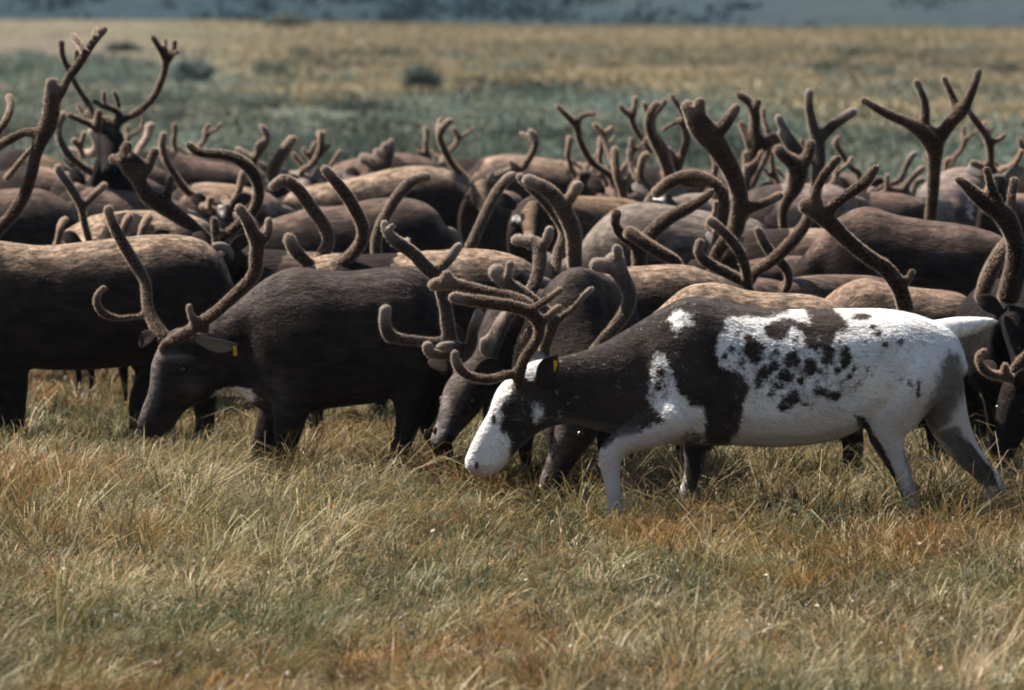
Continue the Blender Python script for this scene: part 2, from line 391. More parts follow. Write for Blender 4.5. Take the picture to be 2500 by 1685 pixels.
def antler(root, rloc, D, strokes, mat, rng, dirs, voxel=.011, fuzz=7000):
    V, F = [], []; beam = None; tips = []
    for i, s in enumerate(strokes):
        tile, pts = s[0], np.array(s[1], float); ox, oy = TILE[tile]; f = TF[tile]
        q = np.stack([ox + pts[:, 0] * f, oy + pts[:, 1] * f, pts[:, 2] * f], 1)
        L = np.concatenate([[0], np.cumsum(np.hypot(*np.diff(q[:, :2], axis=0).T))]); L /= L[-1]
        if beam is None:
            d0, d1 = (s[2], s[3]) if len(s) > 3 else (0.0, dirs * rng.uniform(.10, .24))
            bow = dirs * rng.uniform(.02, .08)
            dy = d0 + (d1 - d0) * L + bow * np.sin(np.pi * L)
            beam = (q, dy)
        else:
            j = np.argmin(np.hypot(beam[0][:, 0] - q[0, 0], beam[0][:, 1] - q[0, 1]))
            d0 = beam[1][j]; d1 = d0 + (s[2] if len(s) > 2 else rng.uniform(-.09, .09))
            dy = d0 + (d1 - d0) * L
        pw = np.array([np.append(P(a, b, D + e), 1.0 * r * (D + e) / FPX) for (a, b, r), e in zip(q, dy)]); pw[-1, 3] *= 1.22
        pw[:, :3] -= rloc
        tube(V, F, pw, nn=10, sub=3); tips.append(pw[-1, :3])
    tips = np.array(tips)
    def cb(me):
        me.name = 'antler'; nrm = normals(me)
        p, vi = sample(me, fuzz, rng); nn_ = nrm[vi] + rng.normal(size=(fuzz, 3)) * .35
        nn_ /= np.linalg.norm(nn_, axis=1)[:, None]
        sc = D / 25.0
        HV = hair_tris(p - nn_ * .002, nn_, rng.uniform(.006, .0145, fuzz), .0013 * sc, rng)
        out, nb = add_mesh_with_tris(me, HV); out.name = 'antler'
        v = coords(out); dd = np.min(np.linalg.norm(v[:, None, :] - tips[None], axis=2), axis=1)
        fattr(out, 'tip', sstep(.10, .01, dd))
        o = link('antler', out, [M[mat], M['fuzz']], root)
    defer(V, F, voxel * max(1, D / 29), 3, cb)

def add_ear(root, rloc, base, dr, nrm, L=.14, wd=.036, mat='ear_dark', tag=None):
    dr = dr / np.linalg.norm(dr); s = np.cross(dr, nrm); s /= np.linalg.norm(s); nrm = np.cross(s, dr)
    V, F = [], []; rings = []
    for t in np.linspace(0, 1, 8):
        wv = wd * (.45 + 1.5 * t) * (1 - t ** 2.6) + .004; c = base - rloc + dr * L * t + nrm * .02 * math.sin(t * 2.2)
        a = np.linspace(0, 2 * np.pi, 10, endpoint=False)
        cup = .55 * wv * (np.cos(a)[:, None] ** 2)
        rings.append(c + np.cos(a)[:, None] * s * wv + np.sin(a)[:, None] * nrm * (.008 + .012 * (1 - t)) + cup * nrm)
    rings_to(V, F, rings, rings[0].mean(0), rings[-1].mean(0)); me = mesh_pf('ear', V, F); smooth(me)
    e = link('ear', me, M[mat], root)
    if tag is not None:
        tv = [tag - rloc + np.array(q) for q in [(-.008, -.003, .022), (.008, -.003, .02), (.011, -.003, -.022), (-.006, -.003, -.024),
                                                   (-.008, .003, .022), (.008, .003, .02), (.011, .003, -.022), (-.006, .003, -.024)]]
        tm = mesh_pf('ear_tag', tv, [(0, 3, 2, 1), (4, 5, 6, 7), (0, 1, 5, 4), (1, 2, 6, 5), (2, 3, 7, 6), (3, 0, 4, 7)])
        link('ear_tag', tm, M['tag'], e)
    return e

def ball(name, root, c, r, mat, squash=(1, 1, 1)):
    V, F = [], []; n, m = 12, 8
    rings = [np.array([[r * math.sin(t) * math.cos(a) * squash[0], r * math.sin(t) * math.sin(a) * squash[1], r * math.cos(t) * squash[2]]
                       for a in np.linspace(0, 2 * np.pi, n, endpoint=False)]) + c for t in np.linspace(.15, np.pi - .15, m)]
    rings_to(V, F, rings, np.array(c) + [0, 0, r * squash[2]], np.array(c) - [0, 0, r * squash[2]])
    me = mesh_pf(name, V, F); smooth(me); return link(name, me, M[mat], root)

def field(polys, spots, qx, qy):
    """soft dark/white field from outlines and ellipses given in photo pixels"""
    f = np.zeros(len(qx))
    for sign, pts, soft in polys:
        p = np.array(pts, float); inside = np.zeros(len(qx), bool); dist = np.full(len(qx), 1e9)
        for a, b in zip(p, np.roll(p, -1, 0)):
            c = ((a[1] > qy) != (b[1] > qy)) & (qx < (b[0] - a[0]) * (qy - a[1]) / (b[1] - a[1] + 1e-12) + a[0]); inside ^= c
            e = b - a; t = np.clip(((qx - a[0]) * e[0] + (qy - a[1]) * e[1]) / (e @ e + 1e-9), 0, 1)
            dist = np.minimum(dist, np.hypot(qx - a[0] - t * e[0], qy - a[1] - t * e[1]))
        v = sstep(-soft, soft, np.where(inside, dist, -dist))
        f = np.maximum(f, v) if sign > 0 else np.minimum(f, 1 - v)
    for sp_ in spots:
        sign, cx, cy, rx, ry = sp_[:5]; st_ = sp_[5] if len(sp_) > 5 else 1.0
        v = sstep(1.75, .35, np.hypot((qx - cx) / rx, (qy - cy) / ry))
        f = np.maximum(f, v * st_) if sign > 0 else np.minimum(f, 1 - v * st_)
    return f

COUNT = [0]
def deer(label, D, back=None, poll=None, muzzle=None, ribs=None, legs=None, coat='dark', antlers=(), ears=True, eyes=False,
         tail='white', tailpts=None, whites=(), dark=None, greyed=None, hair=0, vel='velvet', wscale=1.0, ad=None, voxel=None,
         earspec=None, tag=None, nostril=None, lift=0.0, eyepx=None, bumps=(), its=8, greys=(), tailhair=False):
    COUNT[0] += 1; rng = np.random.default_rng(100 + COUNT[0])
    PV = lambda q: P(q[0], q[1], D + (q[2] if len(q) > 2 else 0))
    if ribs is not None:
        R = []
        for r in ribs:
            dy = r[5] if len(r) > 5 else 0.0
            R.append([P(r[0], r[1], D + dy), P(r[2], r[3], D + dy), r[4]])
        tors = [r for r in R if r[2] >= .18] or R
        c0 = (tors[0][0] + tors[-1][0]) / 2
        H = max(r[0][2] for r in tors)
        pollp = PV(poll) if poll else R[4][0]; muz = PV(muzzle) if muzzle else R[0][0]
        fwd = R[0][0] - R[-1][0]; fwd[2] = 0; fwd /= np.linalg.norm(fwd); rear = R[-1]
    else:
        B = np.array([PV(b) for b in back]); L = np.concatenate([[0], np.cumsum(np.linalg.norm(np.diff(B, axis=0), axis=1))]); L /= L[-1]
        ts = np.array([0, .1, .25, .4, .55, .7, .82, .92, 1.0])
        Tt = np.stack([np.interp(ts, L, B[:, i]) for i in range(3)], 1)
        H = Tt[1:6, 2].max(); hs = H
        belly = np.array([.47, .40, .37, .37, .385, .42, .47, .53, .62]) * hs
        ww = np.array([.135, .19, .235, .255, .262, .26, .235, .19, .10]) * hs * wscale
        Bt = Tt.copy(); Bt[:, 2] = np.minimum(belly, Tt[:, 2] - .12)
        fwd = Tt[0] - Tt[-1]; fwd[2] = 0; fwd /= np.linalg.norm(fwd)
        pollp = PV(poll) if poll else Tt[0] + fwd * .42 + np.array([0, 0, -.22])
        muz = PV(muzzle) if muzzle else pollp + fwd * .22 + np.array([0, 0, -.33])
        A = muz - pollp; HL = np.linalg.norm(A); A /= HL
        up = np.array([0, 0, 1.0]) + .6 * fwd; up -= A * (up @ A); up /= np.linalg.norm(up)
        k = HL / .40; R = []
        for t, h, wd, off in [(1.0, .055, .030, -.012), (.93, .088, .046, 0), (.78, .105, .050, 0), (.55, .145, .062, .004), (.30, .19, .083, .012), (.06, .175, .080, .002)]:
            tp = pollp + A * HL * t + up * off * k; R.append([tp, tp - up * h * k, wd * min(k, 1.1)])
        thr = R[-1][1]; chf = Bt[0] + fwd * .10 + np.array([0, 0, .06])
        for u in (.3, .6, .85):
            tp = R[5][0] * (1 - u) + Tt[0] * u; tp[2] += -.03 * math.sin(math.pi * u)
            bt = thr * (1 - u) + chf * u; R.append([tp, bt, (.085 * (1 - u) + .135 * u) * hs])
        R += [[t, b, wd] for t, b, wd in zip(Tt, Bt, ww)]; rear = R[-1]; c0 = (Tt[1] + Tt[-2]) / 2
    rloc = np.array([c0[0], c0[1], float(terrain_z(np.array([c0[0]]), np.array([c0[1]]))[0]) if D > 45 else 0.0])
    root = bpy.data.objects.new('reindeer', None); COL.objects.link(root); root.location = rloc; root.empty_display_size = .3
    root['label'] = label; root['category'] = 'reindeer'; root['group'] = 'reindeer in the grazing herd'
    V, F = [], []
    C, U, W, S = loft_ribs(V, F, [(t - rloc, b - rloc, wd) for t, b, wd in R])
    side = np.array([-fwd[1], fwd[0], 0])
    if legs is None:
        legs_w = []; ff = Tt[1] * np.array([1, 1, 0]) - fwd * .02; hh = Tt[-2] * np.array([1, 1, 0]) + fwd * .02; st = rng.uniform(-.10, .10, 4)
        for i, sd_ in enumerate((-1, 1)):
            o = side * sd_ * .105; a = fwd * st[i]
            legs_w.append([(ff + o * .4 + [0, 0, .68 * H], .06), (ff + o + [0, 0, .54 * H], .085), (ff + o + a * .4 + [0, 0, .42 * H], .062), (ff + o + a + fwd * .02 + [0, 0, .26 * H], .038), (ff + o + a * .9 + [0, 0, .08 * H], .027), (ff + o + a + fwd * .02 + [0, 0, .0], .036)])
            a = fwd * st[2 + i]
            legs_w.append([(hh + o * .5 + [0, 0, .78 * H], .09), (hh + o + [0, 0, .66 * H], .125), (hh + o + fwd * .07 + a * .3 + [0, 0, .48 * H], .085), (hh + o + a - fwd * .06 + [0, 0, .29 * H], .042), (hh + o + a - fwd * .05 + [0, 0, .09 * H], .028), (hh + o + a - fwd * .02, .036)])
        for lg in legs_w: tube(V, F, [np.append(p - rloc, r) for p, r in lg], nn=12, sub=3)
    else:
        for lg in legs: tube(V, F, [np.append(P(a, b, D + lg[0]) - rloc, r * D / FPX) for a, b, r in lg[1]], nn=12, sub=3)
    vx = voxel or (.016 if D < 28 else .024)
    D0 = D
    def cb(me):
        me.name = 'body'; v = coords(me)
        if bumps:
            qx, qy = project(v + rloc); nr = normals(me); d_ = sum(a * np.exp(-((qx - cx) / rx) ** 2 - ((qy - cy) / ry) ** 2) for cx, cy, rx, ry, a in bumps)
            d_ = d_ * sstep(.15, .6, np.abs(nr[:, 1])); v = v + nr * d_[:, None]; me.vertices.foreach_set('co', v.astype(np.float32).ravel()); me.update()
        dist = ((v[:, None, :] - C[None]) ** 2).sum(2); j = dist.argmin(1)
        u = ((v - C[j]) * U[j]).sum(1) / ((U[j] ** 2).sum(1) + 1e-9)
        beyond = np.abs(((v - C[j]) * S[j]).sum(1)) / W[j]
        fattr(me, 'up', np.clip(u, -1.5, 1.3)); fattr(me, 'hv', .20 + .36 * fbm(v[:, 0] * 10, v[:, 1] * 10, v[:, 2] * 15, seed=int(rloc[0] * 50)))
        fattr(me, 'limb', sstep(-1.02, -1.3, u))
        qx, qy = project(v + rloc)
        if dark is not None:
            fattr(me, 'dark', field(dark[0], dark[1], qx, qy)); fattr(me, 'greyed', field(greyed or [], [], qx, qy))
        else: fattr(me, 'greyed', field([], greys, qx, qy))  # grey fur, plus light on brows, noses and neck painted as grey
        wf = field([], whites, qx, qy) if whites else np.zeros(len(v))
        if tail == 'white' and dark is None:
            tb = (rear[0] * .62 + rear[1] * .38) - rloc - fwd * .02
            wf = np.maximum(wf, sstep(.17, .09, np.linalg.norm((v - tb) * np.array([1, 1, .8]), axis=1)))
        fattr(me, 'white', wf)
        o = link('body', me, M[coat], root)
        if hair:
            nrm = normals(me); p, vi = sample(me, hair, rng)
            tan = np.gradient(C, axis=0); tan /= np.linalg.norm(tan, axis=1)[:, None]
            fl = tan[j[vi]] + np.array([0, 0, -.45]); nv = nrm[vi]; fl -= nv * (fl * nv).sum(1)[:, None]
            fl /= np.linalg.norm(fl, axis=1)[:, None] + 1e-9
            d = fl + nv * rng.uniform(.10, .34, hair)[:, None] + rng.normal(size=(hair, 3)) * .10; d /= np.linalg.norm(d, axis=1)[:, None]
            Lh = rng.uniform(.014, .030, hair) * np.where(u[vi] < -1.05, .6, 1)
            HV = hair_tris(p - nv * .001, d, Lh, .0030, rng, nv)
            hm = mesh_np('coat_hair', HV, np.arange(hair * 3), np.arange(hair) * 3, np.full(hair, 3))
            for nm in ('up', 'limb', 'white', 'greyed') + (('dark',) if dark is not None else ()):
                a = np.empty(len(me.vertices), np.float32); me.attributes[nm].data.foreach_get('value', a); fattr(hm, nm, np.repeat(a[vi], 3))
            fattr(hm, 'hv', np.repeat(rng.beta(1.7, 2.2, hair), 3))
            h = link('coat_hair', hm, M[coat], root); h['kind'] = 'stuff'
    defer(V, F, vx, its, cb)
    A = muz - pollp; HL = np.linalg.norm(A); A /= HL; hs_ = np.cross(A, np.array([0, 0, 1.0])); hs_ /= np.linalg.norm(hs_)
    if earspec:
        for e in earspec: add_ear(root, rloc, P(*e[0][:2], D + e[0][2]), P(*e[1][:2], D + e[1][2]) - P(*e[0][:2], D + e[0][2]), np.array(e[2], float), L=e[3], wd=e[4], mat=e[5], tag=P(*e[6][:2], D + e[6][2]) if len(e) > 6 else None)
    elif ears:
        for sg in (-1, 1):
            add_ear(root, rloc, pollp + A * .03 + hs_ * sg * .065 + np.array([0, 0, -.02]), hs_ * sg * .8 - A * .5 + np.array([0, 0, .1]), np.array([0, -1.0, .3]), mat='ear_grey' if coat in ('grey', 'pale', 'tan') else 'ear_dark')
    if eyes:
        upv = np.cross(hs_, A); upv = upv if upv[2] > 0 else -upv
        for sg in (-1, 1): ball('eye', root, pollp + A * HL * .36 + hs_ * sg * .078 - upv * .055 - rloc, .019, 'eye')
    if eyepx:
        for e in eyepx: ball('eye', root, P(e[0], e[1], D + e[2]) - rloc, e[3], 'eye')
    if nostril:
        for n_ in nostril: ball('nostril', root, P(n_[0], n_[1], D + n_[2]) - rloc, n_[3], 'nostril', (.7, .6, 1.3))
    V2, F2 = [], []
    if tailpts: tp = [np.append(P(a, b, D) - rloc, r * D / FPX) for a, b, r in tailpts]
    else:
        t0 = rear[0] * .9 + rear[1] * .1 - rloc
        tp = [np.append(t0 + fwd * .04, .035), np.append(t0 - fwd * .05 - [0, 0, .03], .034), np.append(t0 - fwd * .075 - [0, 0, .10], .028), np.append(t0 - fwd * .075 - [0, 0, .155], .012)]
    tube(V2, F2, tp, nn=10); tm = mesh_pf('tail', V2, F2); smooth(tm)
    if tailhair:
        p, vi = sample(tm, 5000, rng); nv = normals(tm)[vi]; d = nv * .45 - fwd + rng.normal(size=(5000, 3)) * .22 + np.array([0, 0, -.15]); d /= np.linalg.norm(d, axis=1)[:, None]
        tm, _ = add_mesh_with_tris(tm, hair_tris(p, d, rng.uniform(.010, .026, 5000), .0032, rng, nv)); tm.name = 'tail'; tm.materials.append(M['tail_white'])
    link('tail', tm, M['tail_white' if tail == 'white' else 'tail_' + tail], root)
    for i, strokes in enumerate(antlers):
        dd = ad[i] if ad else (-.09 if i == 0 else .09)
        antler(root, rloc, D + dd, strokes, vel if isinstance(vel, str) else vel[i], rng, -1 if dd <= 0 else 1)
    return root

# ------------------------------------------------------------------ the herd (photo pixels; the third number of a rib/leg is a distance offset)
PIE_POLY = [(1, [(1335, 840), (1470, 815), (1560, 760), (1660, 690), (1800, 690), (1940, 715), (1925, 762), (1870, 777), (1800, 772), (1774, 776), (1752, 832),
     (1747, 859), (1761, 895), (1812, 912), (1832, 948), (1819, 975), (1796, 1002), (1805, 1046), (1761, 1110), (1716, 1100), (1720, 1028), (1716, 997),
     (1680, 988), (1654, 957), (1636, 908), (1622, 863), (1595, 868), (1587, 921), (1582, 979), (1622, 1028), (1578, 1046), (1502, 1064), (1480, 1095),
     (1380, 1065), (1330, 1070), (1270, 1125), (1243, 1128), (1247, 1073), (1222, 1060), (1224, 990), (1247, 966), (1285, 968), (1292, 935), (1330, 915)], 13),
    (1, [(1961, 745), (2023, 742), (2068, 784), (2072, 806), (2041, 815), (2032, 842), (1992, 855), (1965, 842), (1956, 811), (1934, 797), (1912, 833),
     (1876, 828), (1862, 802), (1880, 784), (1925, 775), (1947, 784), (1978, 788), (1970, 772)], 12),
    (1, [(2085, 1010), (2112, 1020), (2150, 1085), (2185, 1155), (2205, 1215), (2180, 1205), (2145, 1140), (2105, 1080)], 6),
    (1, [(2330, 1060), (2372, 1085), (2425, 1150), (2440, 1190), (2415, 1185), (2370, 1140)], 6),
    (1, [(1244, 958), (1258, 918), (1272, 905), (1290, 930), (1312, 918), (1340, 920), (1300, 975), (1250, 975)], 7), (-1, [(1274, 884), (1318, 880), (1312, 914), (1286, 924)], 6)]
PIE_SPOT = [(1, a, b, c, d) for a, b, c, d in [(1840, 855, 27, 33), (1934, 878, 20, 22), (1920, 918, 22, 17), (1867, 909, 20, 18), (1889, 895, 20, 12), (1978, 895, 17, 26),
     (2023, 864, 15, 27), (2063, 873, 15, 28), (2072, 918, 8, 8), (2003, 907, 9, 8), (1934, 971, 27, 15), (1916, 991, 17, 10), (2001, 956, 18, 13), (2036, 967, 18, 11),
     (1880, 962, 9, 7), (2144, 815, 9, 9), (2130, 797, 8, 6), (2103, 773, 24, 8), (2162, 842, 8, 7), (2199, 835, 7, 7), (2199, 927, 6, 6), (2222, 932, 6, 6),
     (2242, 933, 6, 6), (2242, 960, 5, 16), (2117, 902, 5, 5), (1907, 942, 8, 9), (1827, 824, 14, 9), (1205, 1024, 5, 12), (1618, 1215, 1, 1), (1612, 905, 7, 14),
     (1606, 945, 10, 12), (1800, 1000, 12, 30), (2058, 930, 6, 5), (1850, 930, 10, 14), (1785, 850, 10, 8), (1815, 880, 8, 10), (1770, 870, 7, 9), (1895, 940, 8, 7), (1955, 930, 8, 9), (2085, 900, 6, 8), (2045, 905, 7, 6), (1965, 985, 10, 6), (2010, 880, 8, 10), (1898, 860, 7, 7), (1700, 1190, 26, 90), (1690, 1120, 34, 60)]] + \
    [(1, 1945, 890, 150, 100, .42), (1, 1612, 925, 30, 70, .45), (1, 1790, 880, 70, 110, .38), (1, 2150, 830, 110, 70, .22)] + [(-1, 1312, 1010, 14, 24, .7), (-1, 1660, 780, 32, 22, .60), (-1, 1670, 1250, 30, 28)]
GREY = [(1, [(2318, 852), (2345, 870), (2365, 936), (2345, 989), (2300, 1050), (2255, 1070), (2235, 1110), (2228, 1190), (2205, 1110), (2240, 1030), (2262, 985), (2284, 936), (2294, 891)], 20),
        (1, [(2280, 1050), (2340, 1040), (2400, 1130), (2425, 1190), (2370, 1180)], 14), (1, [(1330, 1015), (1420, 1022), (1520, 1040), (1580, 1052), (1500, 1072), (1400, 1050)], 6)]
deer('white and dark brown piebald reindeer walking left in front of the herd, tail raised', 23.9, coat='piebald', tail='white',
     ribs=[(1134, 1122, 1150, 1158, .030), (1147, 1090, 1178, 1168, .044), (1168, 1046, 1224, 1148, .052), (1192, 1006, 1250, 1116, .060), (1206, 965, 1290, 1076, .080), (1230, 930, 1335, 1046, .090),
           (1292, 884, 1400, 1036, .085), (1378, 868, 1480, 1057, .095), (1458, 843, 1546, 1062, .125), (1542, 796, 1600, 1075, .165), (1640, 738, 1660, 1088, .205),
           (1690, 723, 1720, 1090, .215), (1762, 735, 1790, 1088, .225), (1850, 750, 1880, 1093, .235), (1952, 755, 1985, 1086, .24), (2052, 753, 2060, 1068, .24),
           (2150, 753, 2115, 1040, .225), (2222, 763, 2170, 1018, .205), (2282, 783, 2230, 1005, .18), (2328, 806, 2290, 985, .14), (2348, 845, 2332, 950, .09)],
     legs=[(-.13, [(1660, 1010, 60), (1590, 1050, 44), (1520, 1080, 33), (1490, 1114, 31), (1494, 1175, 21), (1503, 1245, 21), (1500, 1292, 24)]),
           (.12, [(1712, 1020, 60), (1700, 1100, 34), (1690, 1160, 22), (1668, 1230, 19), (1672, 1280, 24)]),
           (-.075, [(2240, 850, 60), (2232, 915, 80), (2195, 990, 68), (2165, 1050, 52), (2178, 1105, 33), (2200, 1155, 25), (2222, 1215, 21), (2225, 1292, 22)]),
           (.11, [(2290, 920, 62), (2312, 1020, 54), (2352, 1095, 38), (2402, 1155, 27), (2432, 1192, 26), (2436, 1250, 22), (2446, 1310, 26)])],
     poll=(1292, 884), muzzle=(1150, 1140), whites=[(1, 1160, 1152, 24, 16, .75), (1, 1205, 1168, 36, 8, .5)], dark=(PIE_POLY, PIE_SPOT), greyed=GREY, hair=60000, voxel=.0125, vel='velvet', its=6,
     bumps=[(2085, 965, 50, 60, -.03), (2185, 820, 60, 40, .014), (1640, 950, 60, 80, .018), (1570, 900, 26, 80, -.014), (1690, 800, 40, 60, .012), (1760, 930, 40, 90, -.010), (1252, 968, 22, 10, .012), (1252, 984, 12, 9, -.010), (1215, 1030, 16, 40, -.006), (1300, 1040, 26, 20, .012), (1192, 1147, 22, 5, -.007), (1150, 1140, 8, 14, .003), (1345, 965, 14, 40, -.014), (1370, 1020, 14, 30, -.016), (2260, 930, 50, 90, .012)],
     earspec=[((1322, 945, -.085), (1366, 860, -.12), (-.25, -1, .1), .165, .044, 'ear_dark', (1356, 893, -.15)), ((1300, 925, .08), (1318, 868, .14), (0, -1, .2), .13, .036, 'ear_grey')],
     eyepx=[(1252, 982, -.068, .019), (1246, 982, .068, .019)], nostril=[(1163, 1136, -.043, .013), (1160, 1136, .043, .013)],
     tailhair=True, tailpts=[(2280, 802, 20), (2330, 800, 26), (2366, 795, 22), (2398, 788, 14), (2422, 784, 7)],
     ad=(-.05, .06), antlers=[
         [('U6', [(1370, 1300, 70), (1390, 1100, 75), (1440, 930, 75), (1540, 780, 75), (1620, 650, 70), (1640, 520, 80), (1600, 400, 85), (1480, 310, 85), (1300, 250, 85), (1100, 220, 85), (900, 190, 85), (700, 160, 80), (560, 135, 65)], 0, -.22),
          ('U6', [(1680, 450, 50), (1780, 350, 55), (1880, 265, 48)]), ('U6', [(1540, 280, 50), (1700, 190, 52), (1820, 100, 48), (1900, 40, 42)]),
          ('U6', [(1370, 1090, 60), (1180, 1130, 65), (1020, 1170, 65), (860, 1160, 65), (720, 1110, 65), (620, 1020, 70), (570, 900, 60), (570, 840, 45)])],
         [('PX', [(1262, 930, 14), (1272, 850, 15), (1300, 780, 16), (1290, 745, 16), (1240, 722, 13), (1200, 714, 12), (1150, 703, 14), (1100, 692, 16), (1060, 695, 14)], 0, .15),
          ('PX', [(1098, 692, 13), (1090, 670, 11)])]])
deer('dark brown reindeer walking left, head lowered to the grass, slender antlers, yellow ear tag', 25.6, coat='dark', hair=52000, voxel=.0125, tail='dark', its=6,
     bumps=[(690, 860, 70, 100, .028), (600, 860, 26, 100, -.018), (950, 905, 42, 60, -.03), (1015, 800, 50, 80, .018), (440, 872, 26, 10, .020), (449, 903, 15, 11, -.018), (470, 945, 28, 24, .020), (508, 860, 13, 28, -.020), (524, 905, 13, 28, -.026), (534, 945, 13, 22, -.026), (360, 1020, 20, 24, .008), (405, 1000, 16, 30, -.008), (395, 985, 18, 50, -.008), (770, 760, 40, 80, .012), (820, 880, 60, 120, .010)],
     ribs=[(333, 1036, 362, 1068, .036), (345, 998, 408, 1064, .050), (364, 945, 452, 1004, .066), (368, 893, 508, 976, .086), (386, 848, 545, 958, .094),
           (424, 802, 572, 958, .092), (500, 792, 605, 978, .105), (577, 738, 645, 1006, .135), (642, 683, 684, 1016, .18), (711, 652, 735, 1016, .22), (767, 656, 787, 1002, .24),
           (843, 662, 850, 992, .25), (915, 654, 915, 985, .255), (985, 650, 975, 968, .245), (1030, 666, 1015, 960, .21), (1064, 712, 1052, 930, .15), (1084, 780, 1078, 880, .08)],
     legs=[(-.10, [(730, 850, 40), (718, 940, 54), (706, 1030, 40), (698, 1095, 27), (692, 1150, 20), (694, 1216, 24)]), (.10, [(700, 850, 40), (700, 930, 54), (664, 1030, 38), (640, 1105, 28), (640, 1210, 24)]),
           (-.09, [(1030, 790, 60), (1018, 860, 78), (1005, 940, 60), (1000, 1015, 36), (980, 1085, 24), (955, 1150, 22), (945, 1216, 24)]), (.09, [(1040, 800, 60), (1040, 860, 70), (1050, 960, 50), (1062, 1050, 35), (1085, 1110, 24), (1075, 1210, 22)])],
     poll=(424, 802), muzzle=(345, 1055), whites=[(1, 572, 966, 50, 20), (1, 338, 1060, 8, 11), (1, 340, 1064, 7, 7)],
     greys=[(1, 372, 915, 16, 70, .8), (1, 440, 874, 28, 10, .85), (1, 470, 945, 22, 18, .15), (1, 378, 865, 18, 22, .7), (1, 470, 800, 50, 14, .35), (1, 640, 720, 80, 40, .22), (1, 350, 1000, 10, 40, .5), (1, 660, 960, 40, 50, .16)],  # pale nose and eye ring, plus light painted on brow, face and neck
     earspec=[((478, 822, -.09), (592, 838, -.18), (0, -.7, -.5), .22, .040, 'ear_grey', (573, 856, -.19)), ((392, 814, .08), (338, 852, .16), (-.2, -.8, .4), .13, .036, 'ear_dark')],
     eyepx=[(447, 903, -.074, .021), (420, 890, .078, .02)], nostril=[(352, 1046, -.036, .012), (346, 1044, .036, .012)], ad=(-.07, .07), antlers=[
         [('U8', [(860, 1110, 60), (1000, 1030, 58), (1150, 930, 62), (1300, 820, 60), (1450, 680, 60), (1580, 560, 62), (1660, 440, 68), (1670, 300, 72), (1680, 180, 76), (1640, 80, 68), (1590, -30, 60), (1540, -110, 52), (1505, -160, 42)], 0, -.25),
          ('U8', [(1690, 170, 50), (1765, 110, 45), (1790, 20, 42), (1785, -40, 36)]), ('U8', [(1210, 1010, 35), (1120, 980, 42), (1060, 900, 40), (1030, 810, 36), (1025, 780, 30)], .0),
          ('U8', [(1010, 1020, 42), (900, 1070, 38), (790, 1125, 34), (755, 1190, 28)])],
         [('U8', [(800, 1090, 70), (700, 950, 66), (640, 830, 58), (620, 700, 54), (610, 550, 54), (560, 450, 55), (480, 320, 58), (390, 170, 58), (310, 20, 54), (258, -110, 48), (255, -150, 44)], 0, .2),
          ('U8', [(610, 860, 32), (480, 880, 28), (340, 888, 30), (215, 855, 40), (150, 770, 40), (140, 690, 36), (185, 615, 32), (222, 598, 24)])]])
deer('black-flanked reindeer with pale moulting back cut off by the left edge, headless in view', 27.7, coat='mixed', hair=26000, voxel=.015,
     back=[(-60, 578), (0, 587), (41, 590), (116, 600), (166, 593), (249, 585), (352, 572), (435, 571), (489, 583), (530, 606), (553, 640), (560, 672)],
     poll=(-290, 600), muzzle=(-420, 720), ears=False,
     legs=[(-.09, [(-5, 780, 50), (0, 880, 70), (14, 960, 56), (25, 1020, 38), (30, 1075, 26), (30, 1108, 26)]), (.09, [(-60, 800, 60), (-60, 880, 70), (-80, 980, 50), (-90, 1104, 26)]),
           (-.08, [(500, 720, 60), (497, 800, 76), (488, 900, 56), (498, 975, 32), (500, 1050, 24), (492, 1104, 26)]), (.08, [(450, 740, 60), (440, 800, 70), (400, 890, 50), (345, 965, 30), (335, 1030, 22), (330, 1104, 22)])],
     tailpts=[(520, 603, 11), (545, 602, 11), (562, 616, 9), (566, 630, 5)], tail='brown', whites=[(1, 563, 622, 10, 16)])
deer('reindeer with long flat tan back behind the dark grazing one, two hooked antlers curling over', 27.0, coat='mixed', hair=18000, tail='brown',
     back=[(735, 640), (800, 618), (918, 621), (1024, 612), (1113, 608), (1171, 605), (1209, 609), (1267, 626), (1296, 640), (1318, 672)], poll=(800, 665), muzzle=(740, 800),
     ad=(-.08, .1), antlers=[
         [('Z2', [(580, 1185, 40), (690, 1090, 42), (740, 1010, 42), (745, 920, 42), (700, 820, 42), (640, 720, 42), (560, 620, 38), (505, 555, 26)]), ('Z2', [(560, 1215, 26), (470, 1190, 30), (380, 1140, 40), (310, 1070, 42), (275, 1000, 34)])],
         [('Z2', [(440, 1180, 38), (460, 1140, 40), (520, 1050, 42), (525, 980, 42), (490, 900, 42), (430, 820, 42), (390, 760, 42), (330, 680, 42), (245, 625, 40), (180, 665, 28)])]])
